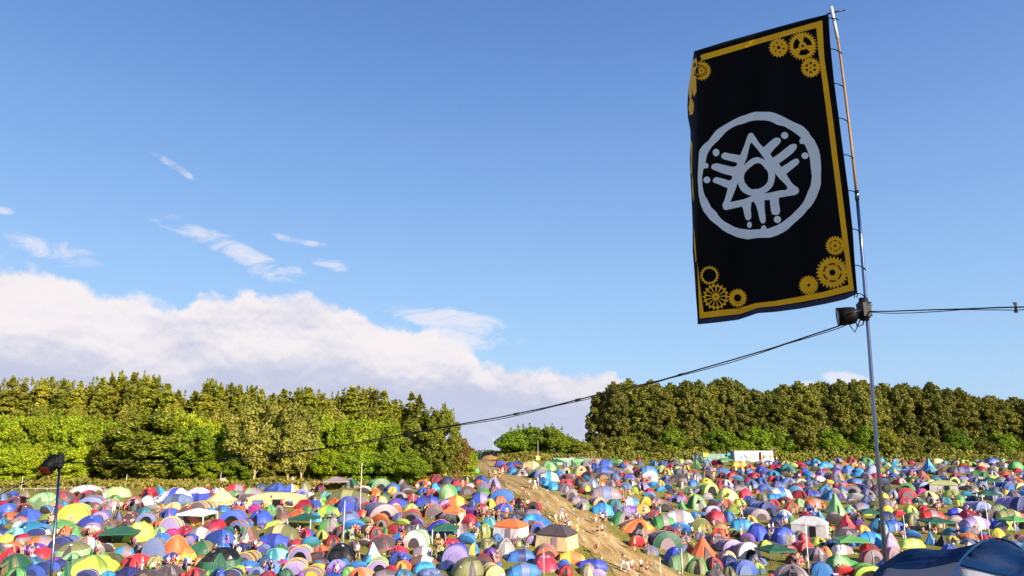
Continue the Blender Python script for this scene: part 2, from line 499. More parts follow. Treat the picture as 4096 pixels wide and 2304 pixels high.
ys = [-60, -40, -20, -8] + [0, 2, 4, 6, 8, 11, 14, 18, 23, 28, 34, 40, 46, 52, 58, 64, 70] + [72 + 1.25 * i for i in range(118)] + [222, 230, 240, 260, 290, 330, 400, 520, 700, 1000, 1500, 2500, 4000, 7000]
rows = []; dirt_v = []
gm = MB()
for y in ys:
    half = 220 if y < 240 else (220 + (y - 240) * 1.2)
    r_ = []
    for k in range(131):
        x = -half + 2 * half * k / 130
        r_.append((x, y, gz(x, y)))
        dirt_v.append(dirt_at(x, y) if (70 < y < 220 and -40 < x < 70) else (0.25 if 100 < y < 215 else 0.1))
    rows.append(r_)
gm.grid(rows)
ground = gm.build('ground', g_mat)
atr = ground.data.attributes.new('dirt', 'FLOAT', 'POINT'); atr.data.foreach_set('value', dirt_v)
tag(ground, kind='structure', label='sloping grass field worn brown between the tents')
# the trodden path: a sheet 12 mm above the turf
pm = MB(); prow = []; dv = []
for i in range(120):
    a, b = pl_w[i], pr_w[i]
    r_ = []
    for k in range(15):
        t_ = k / 14
        p = a.lerp(b, t_)
        if k in (0, 14):
            p += (b - a).normalized() * (0.7 * mnoise.noise(Vector((i * 0.35, k, 1))))
        r_.append(gp(p.x, p.y, 0.045))
        e = min(t_, 1 - t_)
        dv.append(0.42 + 0.5 * min(1, e * 7) + 0.22 * math.exp(-((abs(t_ - 0.5) - 0.17) / 0.07) ** 2))
    prow.append(r_)
pm.grid(prow)
path = pm.build('path', g_mat)
atr = path.data.attributes.new('dirt', 'FLOAT', 'POINT'); atr.data.foreach_set('value', dv)
tag(path, kind='structure', label='bare brown dirt path running down the field between the tents')

# ---------------------------------------------------------------- trees
def leaf_mesh(name, centers, normals, size, elong=1.6, up_bias=0.0, jitter=0.8):
    """one leaf sized quad per centre; numpy built"""
    n = len(centers)
    c = np.array(centers); nn = np.array(normals)
    nn = nn + np.random.normal(0, jitter, (n, 3)); nn /= np.linalg.norm(nn, axis=1)[:, None] + 1e-9
    a = np.random.normal(0, 1, (n, 3)); a[:, 2] += up_bias
    u = a - nn * np.sum(a * nn, axis=1)[:, None]; u /= np.linalg.norm(u, axis=1)[:, None] + 1e-9
    w = np.cross(nn, u)
    s_ = (np.random.uniform(0.6, 1.3, n) * size)[:, None]
    u = u * s_ * elong * 0.5; w = w * s_ * 0.5
    v = np.stack([c - u, c + w * 0.9 - u * 0.1, c + u, c - w * 0.9 - u * 0.1], axis=1).reshape(-1, 3)
    me = bpy.data.meshes.new(name)
    me.vertices.add(4 * n); me.vertices.foreach_set('co', v.ravel())
    me.loops.add(4 * n); me.loops.foreach_set('vertex_index', np.arange(4 * n))
    me.polygons.add(n); me.polygons.foreach_set('loop_start', np.arange(0, 4 * n, 4)); 
    me.update(calc_edges=True)
    at_ = me.attributes.new('lv', 'FLOAT', 'FACE')
    at_.data.foreach_set('value', np.random.uniform(0, 1, n))
    me.validate()
    return me

def unit_dirs(n):
    d = np.random.normal(0, 1, (n, 3)); return d / np.linalg.norm(d, axis=1)[:, None]

def crown_broad(name, rx, ry, h, z0, n_lobes, n_leaves, leaf, lobe=(0.9, 1.9), spikes=0, shape='round', seed=0):
    np.random.seed(seed + 11)
    C_, Nn = [], []
    dirs = unit_dirs(n_lobes * 3)
    lobes = []
    for d in dirs:
        if len(lobes) >= n_lobes: break
        if shape == 'round':
            zc = z0 + h * (0.5 + 0.5 * d[2] * 0.92)
            k = 1.0
        else:       # column: straight sides, rounded top
            t_ = np.random.rand() ** 0.9
            zc = z0 + h * t_
            k = 1.0 if t_ < 0.62 else math.sqrt(max(0.02, 1 - ((t_ - 0.62) / 0.40) ** 2))
            hl = math.hypot(d[0], d[1]) + 1e-6
            d = np.array([d[0] / hl, d[1] / hl, 0.0])
        j = np.random.uniform(0.55, 1.0)
        lobes.append((np.array([d[0] * rx * k * j, d[1] * ry * k * j, zc]), np.random.uniform(*lobe)))
    if shape != 'round':
        for _ in range(n_lobes // 7): lobes.append((np.array([np.random.uniform(-.35, .35) * rx, np.random.uniform(-.35, .35) * ry, z0 + h * np.random.uniform(.9, 1.0)]), np.random.uniform(lobe[0] * .7, lobe[1] * .8)))
    wts = np.array([l[1] ** 2 for l in lobes]); wts /= wts.sum()
    cnt = (wts * n_leaves).astype(int) + 1
    for (c, r_), k in zip(lobes, cnt):
        d = unit_dirs(k)
        rr = r_ * np.random.uniform(0.72, 1.12, k)[:, None]
        p = c + d * rr * np.array([1, 1, 0.8])
        C_.append(p); Nn.append(d + np.array([0, 0, 0.35]))
    for _ in range(spikes):
        a = np.random.uniform(0, 2 * np.pi); rr = np.random.uniform(0, 0.75)
        base = np.array([math.cos(a) * rx * rr, math.sin(a) * ry * rr, z0 + h * (1.02 - 0.22 * rr * rr)])
        L = np.random.uniform(0.5, 1.7)
        k = int(16 * L)
        t_ = np.random.rand(k)[:, None]
        lean = np.random.normal(0, 0.25, 3); lean[2] = 1
        C_.append(base + lean * t_ * L + np.random.normal(0, 0.22, (k, 3)) * (1.1 - t_)); Nn.append(np.random.normal(0, 1, (k, 3)))
    C_ = np.concatenate(C_); Nn = np.concatenate(Nn)
    keep = C_[:, 2] > 0.1
    return leaf_mesh(name, C_[keep], Nn[keep], leaf)

def crown_conifer(name, h, r0, leaf, n_leaves, seed=0):
    np.random.seed(seed + 31)
    C_, Nn = [], []
    tiers = 24
    for i in range(tiers):
        t_ = i / (tiers - 1)
        z = h * (0.10 + 0.88 * t_) + np.random.uniform(-.3, .3)
        rad = r0 * (1 - t_) ** 0.8 + 0.15
        nb = max(4, int(8 - 3 * t_))
        for b in range(nb):
            a = 2 * np.pi * (b + np.random.rand() * 0.9) / nb
            L = rad * np.random.uniform(0.7, 1.15)
            k = max(5, int(n_leaves / tiers / nb * (1.6 - t_)))
            s_ = np.random.rand(k) ** 0.7
            wd = 0.32 * L * (1 - s_) + 0.12
            z = z + np.random.uniform(-.25, .25)
            x = math.cos(a) * s_ * L + np.random.normal(0, 1, k) * wd * 0.55
            y = math.sin(a) * s_ * L + np.random.normal(0, 1, k) * wd * 0.55
            zz = z - 0.28 * s_ * L + 0.12 * (s_ ** 3) * L + np.random.normal(0, 0.10, k)
            C_.append(np.stack([x, y, zz], 1)); Nn.append(np.tile(np.array([math.cos(a) * .5, math.sin(a) * .5, .8]), (k, 1)))
    k = 26
    t_ = np.random.rand(k)
    C_.append(np.stack([np.random.normal(0, .09, k), np.random.normal(0, .09, k), h * 0.95 + t_ * h * 0.09], 1)); Nn.append(unit_dirs(k))
    C_ = np.concatenate(C_); Nn = np.concatenate(Nn)
    return leaf_mesh(name, C_, Nn, leaf, elong=1.9, jitter=0.6)

bark = simple_mat('bark', (108, 92, 66), 0.9, noise_amt=0.35, scale=4, bump=0.6)
pale_bark = simple_mat('pale_bark', (170, 152, 110), 0.9, noise_amt=0.25, scale=4, bump=0.5)
def trunk_mesh(name, h, r, limbs, mat, spread=0.5, seed=0):
    rnd = random.Random(seed)
    mb = MB()
    p = Vector((0, 0, -0.3)); pts_ = [p.copy()]
    for i in range(6):
        p = p + Vector((rnd.uniform(-.12, .12), rnd.uniform(-.12, .12), h / 6)); pts_.append(p.copy())
    mb.tube(pts_, [r * (1 - 0.13 * i) for i in range(7)], 8)
    for _ in range(limbs):
        i = rnd.randint(1, 5); a = rnd.uniform(0, 2 * math.pi); b = pts_[i]
        L = h * rnd.uniform(0.25, 0.5)
        q = [b, b + Vector((math.cos(a) * spread * L * .4, math.sin(a) * spread * L * .4, L * .5)), b + Vector((math.cos(a) * spread * L, math.sin(a) * spread * L, L))]
        mb.tube(q, [r * .45, r * .3, r * .08], 6)
    me = mb.mesh(name); me.materials.append(mat)
    return me

lm_bright = leaf_mat('leaf_bright', (0.13, 0.21, 0.008), (0.40, 0.45, 0.014), 0.3)
lm_green = leaf_mat('leaf_green', (0.080, 0.150, 0.008), (0.27, 0.35, 0.014), 0.3)
lm_dark = leaf_mat('leaf_dark', (0.080, 0.105, 0.008), (0.27, 0.275, 0.018), 0.25)
lm_olive = leaf_mat('leaf_olive', (0.10, 0.115, 0.010), (0.32, 0.285, 0.028), 0.25)
lm_wood = leaf_mat('leaf_woodland', (0.06, 0.085, 0.009), (0.250, 0.225, 0.028), 0.25)
lm_con = leaf_mat('needle', (0.11, 0.14, 0.010), (0.38, 0.35, 0.028), 0.2)
lm_willow = leaf_mat('leaf_willow', (0.13, 0.14, 0.02), (0.38, 0.34, 0.055), 0.3)
lm_dry = leaf_mat('leaf_dry', (0.16, 0.10, 0.02), (0.34, 0.22, 0.05), 0.3)

V = {}
for s_ in range(4):
    V['hedge', s_] = crown_broad('crown', 5.0, 3.2, 9.2, 0.2, 120, 22000, 0.30, (0.6, 1.25), 16, 'column', s_)
for s_ in range(3):
    V['bush', s_] = crown_broad('crown', 4.4, 3.4, 7.5, 0.3, 80, 13000, 0.30, (0.6, 1.2), 8, 'round', 10 + s_)
for s_ in range(5):
    V['wood', s_] = crown_broad('crown', 4.3, 4.0, 18.6, 0.3, 190, 26000, 0.40, (0.55, 1.25), 60, 'column', 20 + s_)
for s_ in range(3):
    V['oak', s_] = crown_broad('crown', 5.6, 4.6, 12.5, 1.2, 120, 22000, 0.34, (0.65, 1.4), 12, 'round', 40 + s_)
for s_ in range(4):
    V['con', s_] = crown_conifer('crown', 17.0, 3.5, 0.34, 9500, s_)
for s_ in range(2):
    V['willow', s_] = crown_broad('crown', 4.4, 3.6, 9.5, 3.0, 50, 5200, 0.36, (0.7, 1.5), 30, 'round', 50 + s_)
T = {k: trunk_mesh('trunk', *a) for k, a in dict(hedge=(6, .22, 5, bark), bush=(5, .2, 5, bark), wood=(14, .3, 8, bark, .35), oak=(9, .34, 8, bark, .7), con=(16.2, .24, 0, bark), willow=(9.0, .24, 12, pale_bark, .65)).items()}

tree_list = []
def tree(kind, px, Y, py_top, mat, name, label, cat, group, wscale=1.0, var=None, z=None):
    """crown reaches the photograph's height py_top at pixel column px"""
    d = ray(px, 1700); x = d.x / d.y * Y
    g = gp(x, Y)
    topz = at(px, py_top, Y).z
    natural = dict(hedge=10.3, bush=8.5, wood=20.5, oak=14.9, con=17.7, willow=13.4)[kind]
    s_ = (topz - g.z) / natural
    nv = max(k[1] for k in V if k[0] == kind) + 1
    vi = random.randrange(nv) if var is None else var
    root = empty(name, g, random.uniform(0, 6.28))
    ws = wscale
    for nm, me, mt in (('crown', V[kind, vi], mat), ('trunk', T[kind], None)):
        o = bpy.data.objects.new(nm, me); col.objects.link(o); o.parent = root
        o.scale = (ws, ws, s_)
        if mt is not None:
            if not len(me.materials): me.materials.append(mt)
            o.material_slots[0].link = 'OBJECT'; o.material_slots[0].material = mt
    tag(root, label, cat, group)
    tree_list.append(root)
    return root

def lab_tree(i, n, what, where):
    return f'{what} {where}'
ORD = ['first', 'second', 'third', 'fourth', 'fifth', 'sixth', 'seventh', 'eighth', 'ninth', 'tenth', 'eleventh', 'twelfth', 'thirteenth', 'fourteenth', 'fifteenth', 'sixteenth', 'seventeenth', 'eighteenth', 'nineteenth', 'twentieth']
def ordn(i):
    if i < 20: return ORD[i]
    return ('twenty-', 'thirty-', 'forty-')[(i + 1) // 10 - 2] + (ORD[(i + 1) % 10 - 1] if (i + 1) % 10 else 'tenth') if (i + 1) % 10 else {30: 'thirtieth', 40: 'fortieth', 50: 'fiftieth'}[i + 1]

# conifers standing behind the hedge on the left (skyline traced from the photograph)
SKY_L = [(-250, 1515), (0, 1530), (23, 1502), (78, 1524), (155, 1508), (235, 1512), (303, 1518), (330, 1547), (388, 1504), (466, 1489), (516, 1489), (567, 1500), (602, 1508),
         (660, 1528), (718, 1563), (750, 1574), (815, 1524), (873, 1524), (951, 1532), (1000, 1547), (1039, 1551), (1105, 1578), (1128, 1551), (1186, 1545), (1233, 1543),
         (1291, 1578), (1340, 1578), (1404, 1543), (1446, 1547), (1532, 1559), (1582, 1594), (1609, 1617), (1644, 1563), (1672, 1563), (1700, 1640)]
xs = [-190, -110, -40, 23, 78, 155, 235, 303, 345, 388, 430, 466, 516, 567, 602, 660, 705, 770, 815, 873, 915, 951, 1000, 1039, 1085, 1128, 1186, 1233, 1285, 1345, 1404, 1446, 1495, 1532, 1580, 1644, 1675]
for i, x in enumerate(xs):
    tree('con', x, 136 + (i % 3) * 2.2, lerp_tab(SKY_L, x) + 2, lm_con if i % 4 else lm_olive, 'conifer_tree',
         f'{ordn(i)} pointed conifer from the left in the row behind the bright hedge', 'tree', 'conifers behind the left hedge', random.uniform(1.15, 1.5))
for i in range(30):
    x = -150 + i * 61 + random.uniform(-20, 20)
    tree('oak', x, 142 + random.uniform(0, 4), lerp_tab(SKY_L, x) + random.uniform(-4, 22), random.choice([lm_olive, lm_dark, lm_willow, lm_olive]), 'woodland_tree',
         f'{ordn(i)} olive broadleaf tree from the left filling the wood behind the conifers', 'tree', 'broadleaf trees behind the conifers', random.uniform(.75, .95))
# second rank just above the hedge top
for i, x in enumerate([60, 170, 300, 400, 520, 690, 790, 880, 1090, 1260, 1330, 1480, 1560]):
    tree('oak', x, 131.5 + random.uniform(-1, 1.5), 1625 + random.uniform(-32, 25), random.choice([lm_olive, lm_dark, lm_con]), 'woodland_tree',
         f'{ordn(i)} low broadleaf tree from the left between hedge and conifers', 'tree', 'low trees between hedge and conifers', random.uniform(.5, .72))
# bright hedge
SKY_H = [(-300, 1660), (0, 1664), (240, 1668), (330, 1660), (420, 1690), (560, 1700), (730, 1660), (800, 1680), (900, 1710), (1000, 1750), (1100, 1760), (1300, 1680), (1440, 1672), (1590, 1690), (1620, 1740)]
for i in range(25):
    x = -130 + i * 72
    if x > 1640: break
    mt = lm_bright if x < 460 or 700 < x < 960 or 1240 < x < 1620 else lm_green
    tree('hedge', x, 124.5 + (i % 2) * 1.2, lerp_tab(SKY_H, x) + random.uniform(-6, 6), mt, 'hedge_tree',
         f'{ordn(i)} {"bright yellow-green" if mt is lm_bright else "mid green"} clipped leafy tree from the left in the tall hedge', 'tree', 'leafy trees making up the tall left hedge', 0.82)
# dark shrub trees standing in front of the hedge
for i, (x, yt, ws, mt, lb) in enumerate([(640, 1640, 1.30, lm_dark, 'broad dark green round tree bulging out of the bright hedge'), (500, 1690, .8, lm_dark, 'smaller dark tree left of the broad dark round tree in the hedge'),
                                     (770, 1690, .85, lm_green, 'rounded green tree right of the broad dark tree in the hedge'),
                                     (1700, 1630, .78, lm_dark, 'tall dark round tree near the right end of the left hedge'), (1772, 1618, .58, lm_dark, 'tallest dark round tree at the end of the left wood beside the gap'),
                                     (1640, 1680, .6, lm_dark, 'dark tree beside the end of the bright hedge'), (1060, 1700, .9, lm_green, 'green tree behind the bare-stemmed willow'), (1160, 1740, .9, lm_green, 'low green tree under the two pale-stemmed willows')]):
    tree('oak', x, 121.5 + (0 if i < 3 else 3.5), yt, mt, 'round_tree', lb, 'tree', None, ws)
for i, (x, yt, lb) in enumerate([(1030, 1590, 'pale grey willow with bare forked stems in front of the hedge'), (1165, 1620, 'thin brown willow with bare stems right of the pale grey willow'), (1215, 1650, 'rightmost of the three bare-stemmed willows by the hedge')]):
    tree('willow', x, 119.5, yt, lm_willow, 'willow_tree', lb, 'tree', None, (.95, .7, .65)[i], i % 2)
# yellowing bushes round the end of the hedge by the gap, low bushes along its foot
for i, (x, yt, ws, mt, lb) in enumerate([(1840, 1745, .62, lm_dry, 'dry orange bush at the end of the left hedge'), (1862, 1790, .5, lm_bright, 'small yellow-green bush at the very end of the left hedge beside the gap'),
                                     (1800, 1780, .6, lm_dry, 'dead orange-brown conifer bush with bare twigs by the dark tree'), (1740, 1800, .8, lm_bright, 'low yellow-green bush in front of the dark round trees'),
                                     (1650, 1810, .8, lm_green, 'low green bush below the dark trees'), (1560, 1800, .8, lm_green, 'low green bush at the foot of the bright hedge'),
                                     (1450, 1795, .8, lm_green, 'green bush behind the tall white pole'), (1350, 1800, .8, lm_bright, 'bright bush at the hedge foot behind the grey gazebo'),
                                     (1120, 1830, .7, lm_olive, 'olive bush below the bare-stemmed willows'), (960, 1815, .8, lm_green, 'green bush left of the pale willow'),
                                     (860, 1830, .8, lm_bright, 'bright low bush right of the broad dark tree'), (300, 1800, .8, lm_bright, 'bright low bush right of the left lamp pole'), (90, 1790, .8, lm_bright, 'bright low bush at the far left of the hedge')]):
    tree('bush', x, 120.5 if x < 1700 else 127, yt, mt, 'bush', lb, 'bush', None, ws)

# gap: round green bushes
for i, (x, yt, ws, lb, mt) in enumerate([(2050, 1722, .95, 'leftmost green bush beside the gap, left of the sign pole', lm_green), (2120, 1706, 1.1, 'round green tree behind the yellow square sign', lm_green), (2200, 1706, 1.0, 'round tree behind the twin white poles', lm_green),
                                     (2270, 1745, .85, 'low bush right of the twin white poles', lm_green), (2325, 1765, .8, 'dark low bush before the tall tree row starts', lm_dark), (2030, 1790, .5, 'lowest green bush at the gap beside the metal gate', lm_green), (2160, 1790, .7, 'low bush at the foot of the round green tree', lm_olive)]):
    tree('bush', x, 193 + (i % 2) * 2, yt, mt, 'bush', lb, 'bush', 'bushes between the gap and the tall tree row', ws * 1.15)
# tall row of trees on the right
SKY_R = [(2331, 1698), (2345, 1629), (2385, 1563), (2482, 1520), (2560, 1520), (2640, 1528), (2754, 1524), (2900, 1513), (2966, 1525), (3062, 1551), (3127, 1540), (3213, 1525), (3333, 1520), (3429, 1525),
         (3555, 1535), (3645, 1535), (3756, 1533), (3831, 1556), (3907, 1571), (3947, 1561), (4007, 1581), (4096, 1591), (4500, 1600)]
i = 0
x = 2398
while x < 4330:
    tree('wood', x, 203 + random.uniform(-2.2, 2.2), lerp_tab(SKY_R, x) + random.uniform(-6, 26), random.choice([lm_wood, lm_wood, lm_olive]), 'woodland_tree',
         f'{ordn(i)} tall olive tree from the gap along the right-hand tree row', 'tree', 'tall trees in the right-hand row', 0.9 + random.uniform(-.12, .12))
    x += 58 + random.uniform(-8, 8); i += 1
x = 2440; i = 0
while x < 4330:
    tree('wood', x, 211, lerp_tab(SKY_R, x) + random.uniform(-6, 20), random.choice([lm_dark, lm_wood, lm_olive]), 'woodland_tree',
         f'{ordn(i)} tall tree from the gap in the rank behind the right-hand row', 'tree', 'tall trees behind the right-hand row', 1.0)
    x += 84 + random.uniform(-10, 10); i += 1
x = 2410; i = 0
while x < 4300:
    tree('bush', x, 196.5 + random.uniform(-1, 1), 1735 + random.uniform(-35, 30), random.choice([lm_green, lm_wood, lm_olive]), 'bush',
         f'{ordn(i)} green bush from the gap at the foot of the right-hand row', 'bush', 'bushes at the foot of the right-hand row', 1.05)
    x += 92 + random.uniform(-18, 18); i += 1

# rough grass banks at the foot of the trees: nobody could count the tufts
def tuft_band(name, label, pts_, n, hgt, mat, wid):
    C_, Nn = [], []
    for _ in range(n):
        k = random.random() * (len(pts_) - 1); j = int(k); f_ = k - j
        a, b = pts_[j], pts_[min(j + 1, len(pts_) - 1)]
        x_ = a[0] * (1 - f_) + b[0] * f_; y_ = a[1] * (1 - f_) + b[1] * f_ + random.uniform(-.5, .5) * wid
        hh = hgt * random.random() ** 1.3 * (0.35 + 1.3 * max(0, mnoise.noise(Vector((x_ * .22, y_ * .4, 0))) + .4))
        C_.append((x_, y_, gz(x_, y_) + hh)); Nn.append((0, -1, 0.3))
    me = leaf_mesh(name, C_, Nn, 0.42, elong=1.7, up_bias=1.5)
    me.materials.append(mat)
    o = bpy.data.objects.new(name, me); col.objects.link(o)
    tag(o, label, None, None, 'stuff'); return o
def xat(px, Y):
    d = ray(px, 1800); return d.x / d.y * Y
lm_bank = leaf_mat('rough_grass_blades', (0.11, 0.12, 0.012), (0.34, 0.27, 0.050), 0.3)
lm_bank2 = leaf_mat('rough_grass_bank', (0.13, 0.17, 0.014), (0.36, 0.32, 0.045), 0.3)
tuft_band('rough_grass', 'rough dry grass along the foot of the left hedge', [(xat(-100, 119), 118), (xat(800, 119), 117.5), (xat(1400, 121), 119), (xat(1900, 128), 127)], 13000, .9, lm_bank, 5.0)
tuft_band('rough_grass', 'rough green bank below the right-hand trees', [(xat(2400, 194), 193), (xat(3200, 193), 193), (xat(4300, 193), 193)], 24000, 2.5, lm_bank2, 7.0)
tuft_band('rough_grass', 'tall dry weeds beside the gap', [(xat(1990, 184), 185), (xat(2150, 186), 188), (xat(2400, 190), 191)], 6000, 1.5, lm_bank, 5.0)
tuft_band('maize_crop', 'band of maize crop along the skyline in the gap', [(xat(1870, 208), 209), (xat(2060, 208), 209)], 5000, 1.7, lm_dark, 8.0)

